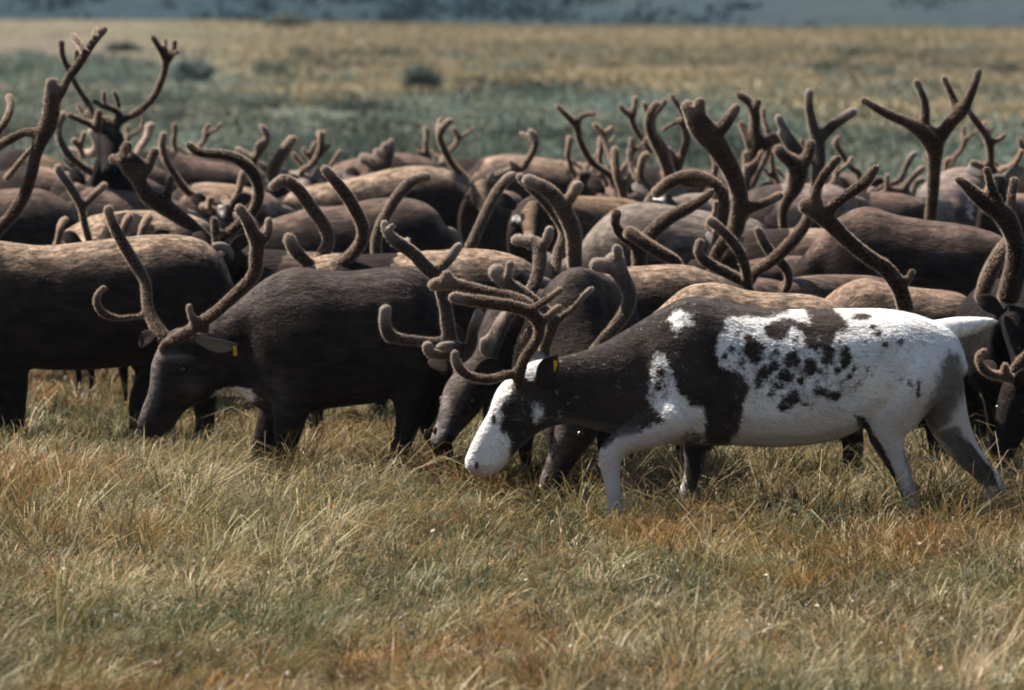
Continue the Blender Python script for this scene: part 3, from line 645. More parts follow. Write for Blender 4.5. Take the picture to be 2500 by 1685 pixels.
deer('dark-faced reindeer with muzzle just left of the white face, many-pointed grey antlers', 25.35, coat='dark', hair=14000, tail='dark',
     back=[(1240, 712, .0), (1290, 706, .25), (1380, 706, .5), (1440, 735, .75)], poll=(1132, 893, -.30), muzzle=(1060, 1080, -.55), eyes=True, nostril=[(1062, 1052, -.60, .014), (1040, 1056, -.55, .012)],
     whites=[(1, 1041, 1070, 6, 18, .9), (1, 1050, 1092, 10, 5, .9)], greys=[(1, 1060, 1055, 22, 24, .75), (1, 1085, 985, 12, 60, .6), (1, 1110, 910, 20, 20, .4)], ad=(-.38, -.24), vel='velvet_grey', antlers=[  # grey muzzle fur; grey on the nose bridge paints in frontal light
         [('PX', [(1118, 885, 17), (1104, 850, 18), (1094, 800, 18), (1088, 752, 17), (1078, 712, 17), (1066, 676, 18), (1038, 650, 18), (1010, 620, 17), (980, 598, 17), (956, 580, 15), (942, 562, 12), (938, 546, 9)], 0, -.1),
          ('PX', [(945, 566, 8), (958, 552, 7)]), ('PX', [(990, 592, 7), (995, 585, 6)]), ('PX', [(1066, 665, 12), (1093, 638, 13), (1110, 615, 13), (1119, 602, 10)]),
          ('PX', [(1098, 838, 14), (1035, 834, 13), (980, 828, 14), (952, 820, 17), (939, 790, 15), (941, 757, 13)], -.08),
          ('PX', [(1118, 880, 16), (1140, 858, 18), (1152, 835, 15), (1155, 805, 14), (1164, 780, 13), (1168, 764, 10)], -.16), ('PX', [(1130, 852, 14), (1105, 845, 13), (1078, 846, 10)], -.14),
          ('PX', [(1112, 868, 14), (1080, 866, 13), (1052, 862, 14), (1043, 845, 12)], -.15)],
         [('PX', [(1150, 888, 15), (1195, 880, 13), (1225, 800, 14), (1262, 740, 15), (1300, 705, 16), (1316, 655, 17), (1318, 615, 18), (1308, 595, 18), (1282, 589, 15), (1262, 586, 13)], 0, .2),
          ('PX', [(1316, 605, 14), (1334, 588, 13), (1341, 562, 10)]), ('PX', [(1192, 880, 10), (1178, 850, 9), (1181, 832, 9)]), ('PX', [(1185, 840, 9), (1210, 800, 10), (1228, 770, 9)])]])
deer('dark reindeer grazing head-on, muzzle under the piebald one\'s neck, domed brown shoulders above', 24.9, coat='dark', hair=14000, tail='dark',
     back=[(1412, 655, 0), (1418, 650, .2), (1425, 662, .5), (1440, 672, .85), (1460, 690, 1.1)], poll=(1412, 965, -.36), muzzle=(1322, 1195, -.40), wscale=.88, eyes=True,
     nostril=[(1334, 1172, -.46, .016), (1350, 1112, -.47, .012)], whites=[(1, 1316, 1196, 6, 14), (1, 1330, 1210, 18, 5)], greys=[(1, 1345, 1118, 18, 8, .6), (1, 1326, 1170, 8, 22, .5)], ad=(-.36, -.26), vel='velvet_grey', antlers=[
         [('PX', [(1345, 900, 14), (1330, 872, 15), (1332, 835, 16), (1348, 795, 17), (1335, 765, 17), (1306, 740, 17), (1275, 715, 17), (1240, 695, 17), (1222, 680, 17), (1212, 664, 18)], 0, -.06),
          ('PX', [(1236, 690, 10), (1243, 660, 10), (1245, 644, 9)]), ('PX', [(1352, 792, 9), (1380, 768, 9), (1408, 745, 9), (1425, 722, 8), (1443, 706, 7)])],
         [('PX', [(1430, 890, 14), (1465, 840, 15), (1500, 800, 16), (1525, 766, 17), (1537, 735, 18), (1533, 705, 19), (1515, 670, 22), (1500, 640, 22)], 0, .1),
          ('PX', [(1502, 655, 17), (1475, 650, 18), (1456, 646, 15)]), ('PX', [(1502, 640, 15), (1508, 618, 13), (1505, 606, 10)])]])
deer('brown reindeer with speckled tan back standing directly behind the piebald reindeer\'s saddle, head hidden', 25.25, coat='mixed', hair=16000, tail='brown',
     back=[(1640, 724), (1670, 703), (1695, 689), (1729, 682), (1767, 692), (1806, 705), (1850, 712), (1924, 715), (1982, 719), (2060, 745), (2100, 790)], poll=(1500, 800), muzzle=(1440, 960))
deer('reindeer with strongly speckled cream back, rump sloping right, behind the dark domed shoulders', 27.3, coat='mixed', hair=18000, tail='brown',
     back=[(1380, 668), (1420, 655), (1520, 651), (1574, 648), (1651, 643), (1690, 648), (1729, 662), (1758, 679), (1777, 698)], poll=(1250, 720), muzzle=(1190, 840))
deer('young reindeer behind the piebald rump, one thick beam slanting up left to three tines', 25.2, tail='brown',
     ears=False, back=[(2232, 790, 0), (2236, 780, .2), (2240, 790, .5), (2250, 800, .75)], poll=(2215, 752, -.18), muzzle=(2235, 930, -.32), wscale=.7, coat='black', vel='velvet_dark', ad=(-.16,), antlers=[
         [('PX', [(2212, 760, 22), (2200, 715, 21), (2187, 688, 21), (2158, 652, 20), (2127, 633, 19), (2089, 604, 19), (2050, 569, 20), (2030, 548, 21), (2005, 528, 21), (1982, 512, 20), (1968, 503, 17)], 0, -.12),
          ('PX', [(2021, 521, 14), (2040, 498, 14), (2069, 476, 14), (2108, 449, 15), (2128, 424, 13), (2136, 412, 10)]), ('PX', [(1990, 505, 12), (1990, 475, 12), (2005, 440, 12), (2028, 408, 12), (2046, 388, 9)]), ('PX', [(1985, 510, 15), (1995, 494, 13)]),
          ('PX', [(2208, 690, 12), (2222, 676, 10), (2226, 664, 8)])]])
deer('tan reindeer whose pale sunlit hump shows just above the piebald rump', 26.7, coat='tan', hair=16000, tail='brown',
     back=[(2021, 722), (2050, 699), (2079, 680), (2102, 676), (2137, 681), (2170, 691), (2228, 700), (2282, 706), (2340, 713), (2368, 728), (2384, 765)], poll=(1900, 800), muzzle=(1840, 920))
deer('black reindeer grazing at the right edge, small hooked antlers on its lowered head', 24.95, coat='black', tail='dark', hair=12000,
     back=[(2560, 800, .1), (2640, 780, .2), (2760, 770, .3), (2950, 780, .4), (3060, 830, .5)], poll=(2462, 912, -.05), muzzle=(2415, 1140, -.12), eyes=True, vel='velvet_dark',
     ad=(-.12, .0), antlers=[
         [('PX', [(2470, 925, 12), (2440, 918, 11), (2415, 912, 11), (2396, 895, 11), (2388, 872, 9), (2398, 858, 7), (2405, 857, 6)], 0, -.1), ('PX', [(2458, 920, 10), (2455, 900, 9), (2453, 893, 7)])],
         [('PX', [(2480, 925, 12), (2476, 905, 13), (2495, 880, 14), (2530, 850, 14), (2570, 800, 13)], 0, .1), ('PX', [(2490, 915, 9), (2520, 918, 9), (2560, 930, 8)])]])
deer('black-maned reindeer towering at the right edge with a broad dark palmate antler, facing the camera', 25.9, coat='black', tail='dark', hair=14000, wscale=1.35,
     back=[(2476, 730, 0), (2484, 680, .15), (2496, 672, .45), (2510, 690, .75), (2520, 720, .95)], poll=(2478, 742, -.25), muzzle=(2490, 900, -.42), vel='velvet_dark', ad=(-.2, -.1), antlers=[
         [('U3', [(2120, 1560, 150), (2190, 1300, 150), (2230, 1080, 140), (2220, 860, 125), (2170, 680, 130), (2090, 520, 135), (1980, 440, 115), (1830, 330, 105), (1680, 200, 88), (1560, 85, 66), (1495, 48, 45)], 0, -.1),
          ('U3', [(2030, 420, 75), (1970, 280, 68), (1910, 130, 60), (1870, -20, 52), (1850, -80, 44)]), ('U3', [(2140, 560, 75), (2160, 380, 66), (2180, 200, 60), (2200, 60, 50)])],
         [('U3', [(1780, 1570, 90), (1830, 1400, 100), (1900, 1220, 105), (1980, 1060, 100), (2040, 940, 85), (2090, 850, 60)], 0, .12)]])
deer('big-shouldered brown bull with smooth reddish back at right, standing left of the tall palmate antler', 29.0, coat='brown', tail='brown', hair=14000, wscale=.9,
     back=[(2001, 572), (2040, 534), (2059, 517), (2088, 504), (2108, 501), (2137, 504), (2175, 517), (2195, 526), (2243, 535), (2321, 540), (2359, 549), (2408, 561), (2452, 575), (2480, 620)], poll=(1880, 690), muzzle=(1830, 800))
deer('reindeer with hidden head left of the reddish bull, four dark antler tips curling inward', 28.3, coat='brown', tail='brown',
     back=[(1900, 690, .0), (1960, 672, .2), (2050, 668, .35), (2150, 672, .5), (2230, 690, .6), (2260, 720, .7)], poll=(1865, 735, -.25), muzzle=(1830, 860, -.35), vel='velvet', ad=(-.3, -.2), antlers=[
         [('PX', [(1850, 740, 12), (1828, 705, 12), (1822, 663, 13), (1810, 624, 13), (1787, 589, 13), (1758, 558, 12), (1735, 540, 11)]), ('PX', [(1825, 690, 13), (1806, 682, 14), (1777, 668, 14), (1748, 653, 14), (1719, 636, 13), (1705, 614, 12), (1709, 592, 10)])],
         [('PX', [(1830, 690, 13), (1845, 663, 14), (1876, 643, 15), (1910, 614, 16), (1943, 579, 16), (1965, 548, 15), (1975, 520, 13), (1966, 498, 12)]), ('PX', [(1880, 735, 10), (1916, 712, 10), (1925, 685, 11), (1922, 660, 12), (1909, 643, 13), (1885, 620, 13), (1866, 594, 12), (1856, 573, 12), (1850, 562, 9)])]])
deer('reindeer with the thickest antler of the herd, a velvety three-pronged palm, head hidden', 28.9, coat='brown', tail='brown',
     back=[(1790, 650, 0), (1850, 628, .15), (1950, 622, .3), (2050, 628, .4), (2120, 650, .5), (2150, 690, .6)], poll=(1745, 660, -.2), muzzle=(1700, 790, -.3), vel='velvet', ad=(-.3, -.1), antlers=[
         [('PX', [(1738, 660, 15), (1752, 615, 17), (1780, 580, 20), (1797, 560, 21), (1803, 520, 21), (1806, 485, 22), (1800, 455, 23), (1785, 415, 24), (1768, 385, 25), (1750, 355, 28), (1728, 330, 31), (1705, 300, 30), (1690, 275, 24), (1680, 262, 16)], 0, -.1),
          ('PX', [(1708, 300, 15), (1710, 270, 13), (1708, 250, 12)]), ('PX', [(1740, 330, 20), (1765, 310, 17), (1783, 285, 15), (1796, 265, 11)]), ('PX', [(1815, 515, 15), (1850, 502, 13), (1880, 490, 12), (1902, 478, 10)])],
         [('PX', [(1725, 655, 13), (1748, 600, 14), (1762, 545, 15), (1768, 505, 15), (1764, 475, 15), (1748, 452, 15), (1724, 437, 15), (1694, 429, 16), (1661, 434, 16), (1630, 449, 16), (1604, 470, 13)], 0, .15),
          ('PX', [(1655, 440, 9), (1690, 452, 9), (1715, 458, 8)])]])
deer('reindeer with two crossed dark beams over the grey back, head hidden by speckled rump', 28.0, coat='brown', tail='brown',
     back=[(1640, 700, 0), (1700, 672, .15), (1790, 672, .3), (1880, 678, .4), (1930, 700, .5)], poll=(1600, 690, -.15), muzzle=(1560, 800, -.25), vel='velvet_dark', ad=(-.26, -.1), antlers=[
         [('PX', [(1660, 690, 13), (1655, 650, 14), (1640, 632, 15), (1613, 618, 16), (1574, 593, 16), (1548, 575, 16), (1537, 568, 14)], 0, -.05)],
         [('PX', [(1565, 690, 16), (1560, 640, 19), (1567, 600, 20), (1595, 566, 19), (1632, 533, 18), (1680, 508, 16), (1712, 490, 13), (1735, 470, 9)], 0, .1), ('PX', [(1562, 612, 13), (1545, 593, 14), (1517, 572, 14), (1502, 548, 12), (1504, 522, 12)])]])
deer('light grey reindeer with high sloping shoulder, just right of the rusty-faced one', 31.5, coat='grey', tail='brown', wscale=.95,
     back=[(1415, 600), (1448, 554), (1477, 523), (1497, 508), (1535, 498), (1574, 493), (1603, 492), (1650, 502), (1760, 520), (1850, 535), (1880, 570)], poll=(1330, 640), muzzle=(1290, 740))
deer('reindeer behind the domed shoulders whose thin and thick grey antlers lean left together', 27.9, coat='brown', tail='brown',
     back=[(1440, 690, .1), (1500, 674, .2), (1580, 676, .3), (1640, 690, .4)], poll=(1385, 668, -.1), muzzle=(1350, 790, -.2), vel='velvet_grey', ad=(-.18, .05), antlers=[
         [('PX', [(1405, 665, 18), (1402, 620, 20), (1400, 570, 21), (1385, 530, 21), (1367, 498, 20), (1338, 465, 19), (1310, 450, 17), (1290, 440, 14)], 0, -.1), ('PX', [(1380, 500, 15), (1398, 475, 14), (1410, 455, 13)])],
         [('PX', [(1355, 670, 13), (1362, 620, 13), (1376, 580, 13), (1372, 555, 12), (1356, 525, 12), (1329, 492, 11), (1300, 463, 10), (1275, 440, 10), (1268, 430, 8)], 0, .1)]])
deer('rusty tan reindeer facing the camera at centre, orange forehead and white muzzle', 33.0, coat='orange', tail='brown',
     back=[(1305, 474, .0), (1358, 477, .15), (1418, 477, .25), (1505, 480, .35), (1563, 488, .45), (1600, 510, .5)], poll=(1285, 490, -.25), muzzle=(1292, 610, -.5), eyes=True,
     whites=[(1, 1262, 535, 14, 12, .55), (1, 1290, 585, 22, 18, .6)])
deer('reindeer behind the tan flat back carrying two pale-edged antlers that both bow to the right', 28.7, coat='brown', tail='brown',
     back=[(1070, 665, 0), (1120, 645, .2), (1200, 645, .3), (1280, 650, .4), (1320, 680, .5)], poll=(1030, 668, -.1), muzzle=(1010, 780, -.2), vel='velvet_grey', ad=(-.15, .0), antlers=[
         [('PX', [(1000, 680, 13), (930, 655, 14), (918, 615, 14), (920, 580, 14), (930, 550, 14), (945, 520, 14), (963, 490, 14), (985, 462, 14), (1008, 442, 14), (1030, 433, 13), (1042, 432, 10)], 0, -.05)],
         [('PX', [(1060, 690, 13), (1120, 650, 14), (1150, 600, 14), (1165, 566, 13), (1184, 525, 13), (1201, 489, 13), (1219, 460, 13), (1238, 438, 13), (1250, 430, 10)], 0, .1)]])
deer('dark grey-brown reindeer with a smooth rounded rump left of centre, below the long speckled back', 32.5, coat='brown', tail='brown', hair=8000,
     back=[(650, 540), (680, 530), (708, 519), (743, 504), (805, 506), (853, 498), (892, 487), (940, 480), (988, 481), (1027, 489), (1056, 504), (1077, 526), (1088, 552)], poll=(560, 620), muzzle=(520, 720))
deer('reindeer with the longest speckled pale back, stretching across left of centre behind the rounded rump', 37.0, coat='mixed', tail='brown', wscale=1.05,
     back=[(720, 462), (743, 455), (805, 443), (843, 437), (901, 424), (959, 410), (1017, 403), (1056, 405), (1095, 415), (1125, 432), (1145, 458)], poll=(640, 480), muzzle=(600, 560))
deer('reindeer looking over the long speckled rump, two thin antlers hooked inward at the tips', 36.0, coat='tan', tail='brown',
     back=[(1165, 470, .1), (1200, 462, .5), (1230, 462, .8), (1250, 480, 1.0)], poll=(1165, 430, -.15), muzzle=(1190, 530, -.40), eyes=True, wscale=.8, ad=(-.15, -.1), vel='velvet_grey', antlers=[
         [('T5', [(720, 860, 50), (570, 720, 48), (480, 580, 48), (410, 430, 48), (375, 320, 48), (420, 220, 52), (470, 160, 48), (510, 130, 38)]), ('T5', [(375, 310, 35), (360, 200, 35), (390, 110, 28)])],
         [('T5', [(1000, 850, 50), (1250, 760, 50), (1420, 730, 50), (1500, 620, 48), (1570, 500, 48), (1590, 380, 48), (1550, 290, 44), (1525, 260, 34)]), ('T5', [(1575, 400, 35), (1500, 340, 35), (1410, 290, 28)]), ('T5', [(1400, 740, 45), (1310, 680, 45), (1270, 650, 35)])]])
deer('tan reindeer standing broadside alone against the scrub at the back, just right of centre', 40.0, coat='tan', tail='brown',
     back=[(1150, 412), (1160, 400), (1184, 384), (1213, 376), (1251, 375), (1290, 380), (1348, 388), (1387, 394), (1425, 396), (1485, 404), (1510, 430)], poll=(1090, 440), muzzle=(1060, 500))
deer('brown reindeer at the back left of centre with a short knobbly white-rimmed palm antler', 39.6, coat='brown', tail='brown',
     back=[(800, 418), (824, 398), (863, 387), (915, 378), (969, 371), (1010, 376), (1050, 386), (1075, 405)], poll=(905, 425, -.4), muzzle=(890, 500, -.6), ad=(-.55,), vel='velvet_grey', antlers=[
         [('T4', [(1420, 1000, 60), (1420, 880, 80), (1390, 800, 90), (1300, 740, 75), (1230, 710, 62)], 0, .02), ('T4', [(1390, 780, 55), (1395, 680, 42), (1390, 610, 36)]), ('T4', [(1460, 860, 50), (1490, 740, 45), (1495, 620, 44), (1490, 540, 38)]), ('T4', [(1500, 860, 45), (1560, 740, 40), (1590, 600, 38), (1580, 490, 36)])]])
deer('grey reindeer at the back with a fan of thin forked tines, left of centre', 38.6, coat='grey', tail='brown',
     back=[(690, 420), (720, 412), (760, 415), (800, 420), (850, 425), (890, 440)], poll=(735, 425, -.2), muzzle=(745, 500, -.45), ad=(-.2, 0.0), antlers=[
         [('T4', [(430, 930, 42), (460, 850, 42), (560, 800, 42), (640, 690, 42), (690, 550, 42), (695, 440, 40), (690, 390, 34)]), ('T4', [(690, 450, 30), (650, 380, 26)]), ('T4', [(695, 440, 30), (740, 370, 26)]), ('T4', [(690, 650, 35), (760, 580, 32), (800, 540, 26)])],
         [('T4', [(570, 830, 32), (560, 700, 32), (580, 580, 30), (630, 500, 26)]), ('T4', [(560, 720, 28), (490, 640, 28), (470, 580, 24)]), ('T4', [(480, 800, 30), (400, 730, 32), (340, 650, 28)]), ('T4', [(800, 820, 30), (860, 730, 30), (930, 610, 24)])]])
deer('reindeer with a pale-edged leaning prong and a straight beam, left of the forked fan', 37.4, coat='brown', tail='brown',
     back=[(640, 480), (660, 462), (690, 458), (730, 470), (790, 490)], poll=(665, 440, -.1), muzzle=(640, 520, -.3), ad=(-.15, 0), vel='velvet_grey', antlers=[
         [('T3', [(1640, 720, 80), (1640, 620, 85), (1680, 500, 80), (1760, 380, 72), (1830, 270, 66), (1880, 215, 54)], 0, -.05)],
         [('T3', [(1500, 700, 55), (1400, 560, 55), (1400, 450, 52), (1480, 350, 48), (1550, 250, 48), (1560, 140, 46), (1500, 50, 34)]), ('T3', [(1400, 440, 45), (1310, 400, 42), (1220, 350, 40), (1190, 330, 30)]), ('T3', [(1460, 380, 40), (1430, 300, 36), (1480, 240, 30)])]])
deer('dark brown reindeer side-on at the back left, back sloping down behind the big hooked antler', 40.3, coat='brown', tail='brown', wscale=.9,
     back=[(385, 385), (402, 364), (427, 370), (466, 381), (505, 391), (543, 395), (572, 404), (620, 425)], poll=(330, 420), muzzle=(300, 480))
deer('tan reindeer framed inside the loop of the big hooked antler', 35.0, coat='tan', tail='brown',
     back=[(420, 470), (452, 449), (485, 445), (524, 445), (572, 449), (620, 460), (660, 470), (690, 500)], poll=(350, 500), muzzle=(320, 570), ad=(-.2,), antlers=[
         [('T3', [(860, 1000, 50), (600, 900, 52), (480, 780, 52), (370, 620, 50), (275, 450, 48), (235, 270, 48), (255, 150, 40)], 0, -.1)]])
deer('reindeer with a huge dark hooked antler looping right and a flat many-lobed one beside it', 29.3, coat='brown', tail='brown',
     back=[(590, 610), (640, 604), (700, 612), (790, 615), (870, 618), (930, 640)], poll=(540, 590, -.1), muzzle=(500, 700, -.25), vel='velvet_dark', ad=(-.05, .12), antlers=[
         [('T3', [(960, 1560, 60), (1000, 1450, 65), (1130, 1350, 68), (1280, 1220, 68), (1400, 1100, 72), (1450, 950, 76), (1450, 800, 76), (1400, 650, 78), (1280, 520, 78), (1150, 440, 72), (1000, 400, 66), (850, 390, 62), (700, 370, 60), (620, 320, 55), (575, 275, 42)], 0, -.1),
          ('T3', [(920, 1540, 52), (905, 1300, 55), (890, 1230, 44)])],
         [('T3', [(880, 1540, 60), (780, 1430, 62), (650, 1320, 78), (500, 1220, 98), (330, 1100, 112), (180, 1000, 120), (50, 900, 112), (-50, 780, 80), (-100, 660, 58)], 0, .1), ('T3', [(290, 970, 68), (320, 820, 58), (335, 710, 50)]),
          ('T3', [(130, 980, 80), (-10, 800, 85), (-120, 650, 95), (-200, 540, 105), (-240, 450, 80), (-210, 300, 62)], .05), ('T3', [(-230, 480, 70), (-330, 460, 62), (-390, 455, 50)], .05), ('T3', [(-30, 690, 65), (60, 570, 65), (100, 470, 60), (140, 370, 58)], .05), ('T3', [(-170, 400, 55), (-80, 470, 60), (10, 580, 60)], .03)]])
deer('reindeer with off-frame head at the left edge, tall brown rim-lit antlers over the herd', 29.2, coat='brown', tail='brown',
     back=[(-100, 640, 0), (-180, 628, .3), (-300, 630, .5), (-420, 640, .7)], poll=(-40, 640, -.2), muzzle=(-10, 760, -.35), vel='velvet', ad=(-.2, -.05), antlers=[
         [('T2', [(-200, 1700, 70), (-120, 1480, 75), (0, 1330, 80), (180, 1130, 85), (310, 900, 85), (400, 640, 80), (450, 400, 84), (525, 200, 104), (600, 50, 118), (640, -120, 112), (650, -300, 98), (645, -420, 84), (642, -505, 62)], 0, -.1),
          ('T2', [(500, 140, 80), (330, 120, 60), (200, 170, 62), (60, 250, 62), (-60, 310, 60)]), ('T1', [(690, 1200, 70), (700, 1000, 62), (700, 850, 52), (690, 770, 40)]),
          ('T1', [(660, 1080, 60), (770, 920, 60), (850, 750, 58), (960, 600, 62), (1060, 450, 62), (1150, 310, 56), (1240, 190, 58), (1310, 115, 46)], .12), ('T1', [(1080, 410, 50), (1000, 290, 48), (915, 195, 44)], .2), ('T1', [(1200, 230, 45), (1210, 110, 36)], .2)],
         [('T1', [(-100, 1560, 50), (-20, 1400, 48), (60, 1290, 52), (120, 1160, 48), (140, 1040, 46), (110, 970, 40)], 0, .1), ('T2', [(410, 310, 30), (330, 400, 35), (200, 560, 38), (90, 690, 38)], .05)]])
deer('reindeer with broad rounded buff rump at far left under the tall antler beam', 32.8, coat='brown', tail='brown', hair=8000,
     back=[(-260, 500), (-200, 484), (-100, 472), (0, 466), (39, 456), (93, 456), (135, 475), (164, 494), (193, 533), (211, 572)], poll=(-380, 560), muzzle=(-440, 660))
deer('dark brown reindeer broadside at left between the y-shaped antler and the many-lobed one', 34.6, coat='brown', tail='brown',
     back=[(150, 470), (170, 456), (203, 454), (261, 458), (329, 468), (380, 478), (430, 486), (460, 510)], poll=(80, 500), muzzle=(50, 580))
deer('reindeer with a strongly mottled pink-tan back low at left, under the dark brown broadside one', 31.0, coat='mixed', tail='brown',
     back=[(190, 545), (211, 528), (271, 516), (358, 511), (420, 515), (480, 525), (520, 550)], poll=(230, 585, -.35), muzzle=(215, 690, -.5), ad=(-.3, -.5), vel='velvet_grey', antlers=[
         [('T2', [(1130, 1500, 52), (1110, 1430, 52), (1060, 1250, 50), (1030, 1080, 52), (960, 930, 56), (880, 800, 56), (800, 690, 55), (745, 610, 55), (730, 565, 46)], 0, -.1), ('T2', [(860, 760, 40), (840, 690, 36), (832, 640, 30)]), ('T2', [(1040, 1060, 46), (1150, 950, 50), (1250, 855, 50), (1310, 795, 44)])],
         [('T2', [(700, 1560, 40), (740, 1460, 42), (760, 1340, 42), (790, 1250, 42), (825, 1225, 36)], 0, .02)]])
deer('small reindeer with two short knob antlers and dark forehead peeping over the mottled pink-tan back', 30.0, coat='brown', tail='brown',
     back=[(330, 600, .1), (370, 592, .3), (430, 596, .5), (470, 610, .6)], poll=(335, 580, -.1), muzzle=(325, 680, -.2), vel='velvet_grey', ad=(-.1, .0), antlers=[
         [('T2', [(1560, 1450, 55), (1570, 1350, 52), (1600, 1250, 52), (1630, 1190, 44)], 0, -.03)], [('T2', [(1790, 1450, 55), (1810, 1330, 52), (1850, 1230, 50), (1880, 1190, 42)], 0, .05)]])
deer('black-faced reindeer with head held highest at upper left, wide lyre antlers spread against the meadow', 34.5, coat='black', tail='dark', wscale=.8,
     back=[(272, 415, .25), (274, 405, .4), (278, 410, .8), (282, 425, 1.2)], poll=(272, 300, 0), muzzle=(262, 418, -.30), ears=False, vel='velvet_dark', ad=(.02, .1), antlers=[
         [('T1', [(1230, 1400, 60), (1165, 1240, 48), (1130, 1080, 46), (1040, 950, 44), (960, 820, 42), (900, 700, 42), (860, 610, 42), (800, 480, 44), (775, 360, 44), (775, 280, 40)], 0, .1), ('T1', [(890, 650, 36), (955, 520, 34), (965, 390, 32)]),
          ('T1', [(1180, 1300, 45), (1060, 1190, 40), (1010, 1110, 36), (990, 1060, 28)]), ('T1', [(1190, 1340, 48), (1000, 1255, 42), (870, 1195, 36)]), ('T1', [(1230, 1350, 60), (1240, 1230, 55), (1250, 1160, 40)], -.1)],
         [('T1', [(1450, 1400, 70), (1500, 1290, 55), (1600, 1235, 48), (1750, 1150, 48), (1900, 1020, 48), (2000, 860, 48), (2060, 700, 48), (2090, 560, 50), (2060, 440, 46), (1990, 310, 44), (1930, 215, 38)], 0, .1), ('T1', [(2070, 410, 36), (2090, 320, 32), (2085, 250, 28)]),
          ('T1', [(2095, 540, 45), (2160, 450, 46), (2195, 350, 40), (2205, 270, 36)]), ('T1', [(2180, 430, 32), (2240, 395, 28)]), ('T1', [(1510, 1290, 52), (1500, 1180, 50), (1440, 1130, 46), (1330, 1090, 44), (1240, 1050, 40), (1195, 1015, 30)], -.1),
          ('T1', [(1330, 1090, 36), (1315, 990, 30), (1310, 905, 26)], 0), ('T1', [(1490, 1140, 38), (1490, 1030, 36), (1440, 905, 28)], 0), ('T1', [(1780, 1140, 28), (1800, 1220, 28), (1800, 1300, 26)]), ('T1', [(1370, 1330, 60), (1355, 1240, 42)], 0), ('T1', [(1490, 1350, 90), (1400, 1350, 105), (1290, 1330, 100), (1230, 1260, 70)], -.05)]])
deer('reindeer with sunlit whitish hooked antlers below and beside the high black face', 36.0, coat='brown', tail='brown',
     back=[(170, 420, 0), (220, 398, .2), (290, 394, .3), (360, 400, .4), (400, 420, .5)], poll=(225, 395, -.1), muzzle=(215, 470, -.3), vel='velvet_pale', ad=(-.2, .1), antlers=[
         [('T2', [(1000, 420, 45), (1060, 385, 50), (1160, 385, 56), (1225, 310, 54), (1200, 190, 45), (1150, 110, 38)]), ('T2', [(1060, 380, 48), (960, 370, 50), (890, 350, 42)])],
         [('T2', [(1720, 420, 42), (1760, 320, 46), (1840, 210, 48), (1875, 110, 48), (1880, 35, 46), (1930, 40, 36)])]])
deer('reindeer with bent thin grey antler reaching down right beside the high black face', 35.4, coat='brown', tail='brown',
     back=[(200, 440, 0), (260, 425, .2), (330, 425, .3), (380, 445, .4)], poll=(232, 430, -.25), muzzle=(215, 510, -.4), vel='velvet_grey', ad=(-.2, 0), antlers=[
         [('T2', [(1260, 690, 48), (1100, 590, 50), (1000, 520, 50), (880, 420, 55), (790, 280, 50), (735, 150, 46), (745, 30, 46), (790, -90, 52)], 0, -.05)],
         [('T2', [(1040, 420, 40), (1000, 300, 40), (930, 225, 36)]), ('T2', [(1010, 330, 34), (1040, 220, 34), (1060, 130, 30)])]])
deer('white-blazed reindeer face left of centre between the mottled back and the hooked antler', 33.4, coat='brown', tail='brown', wscale=.8,
     back=[(548, 525, .2), (570, 515, .5), (590, 520, .9)], poll=(540, 490, -.05), muzzle=(532, 590, -.32), eyes=True, whites=[(1, 540, 510, 12, 22, .52)], vel='velvet_dark', ad=(-.05, .05), antlers=[
         [('T3', [(880, 1110, 40), (830, 1050, 40), (850, 960, 38)]), ('T3', [(840, 1060, 36), (740, 1050, 36)])], [('T3', [(1060, 1060, 38), (1040, 980, 38), (1020, 960, 34)]), ('T3', [(1100, 1040, 40), (1200, 880, 42), (1260, 640, 42)])]])
deer('reindeer almost hidden behind the black-flanked one, only its legs showing under that belly', 29.6, coat='brown', tail='brown',
     back=[(20, 625), (60, 612), (130, 610), (220, 612), (300, 616), (345, 640), (355, 660)], poll=(-40, 680), muzzle=(-60, 800), ears=False)
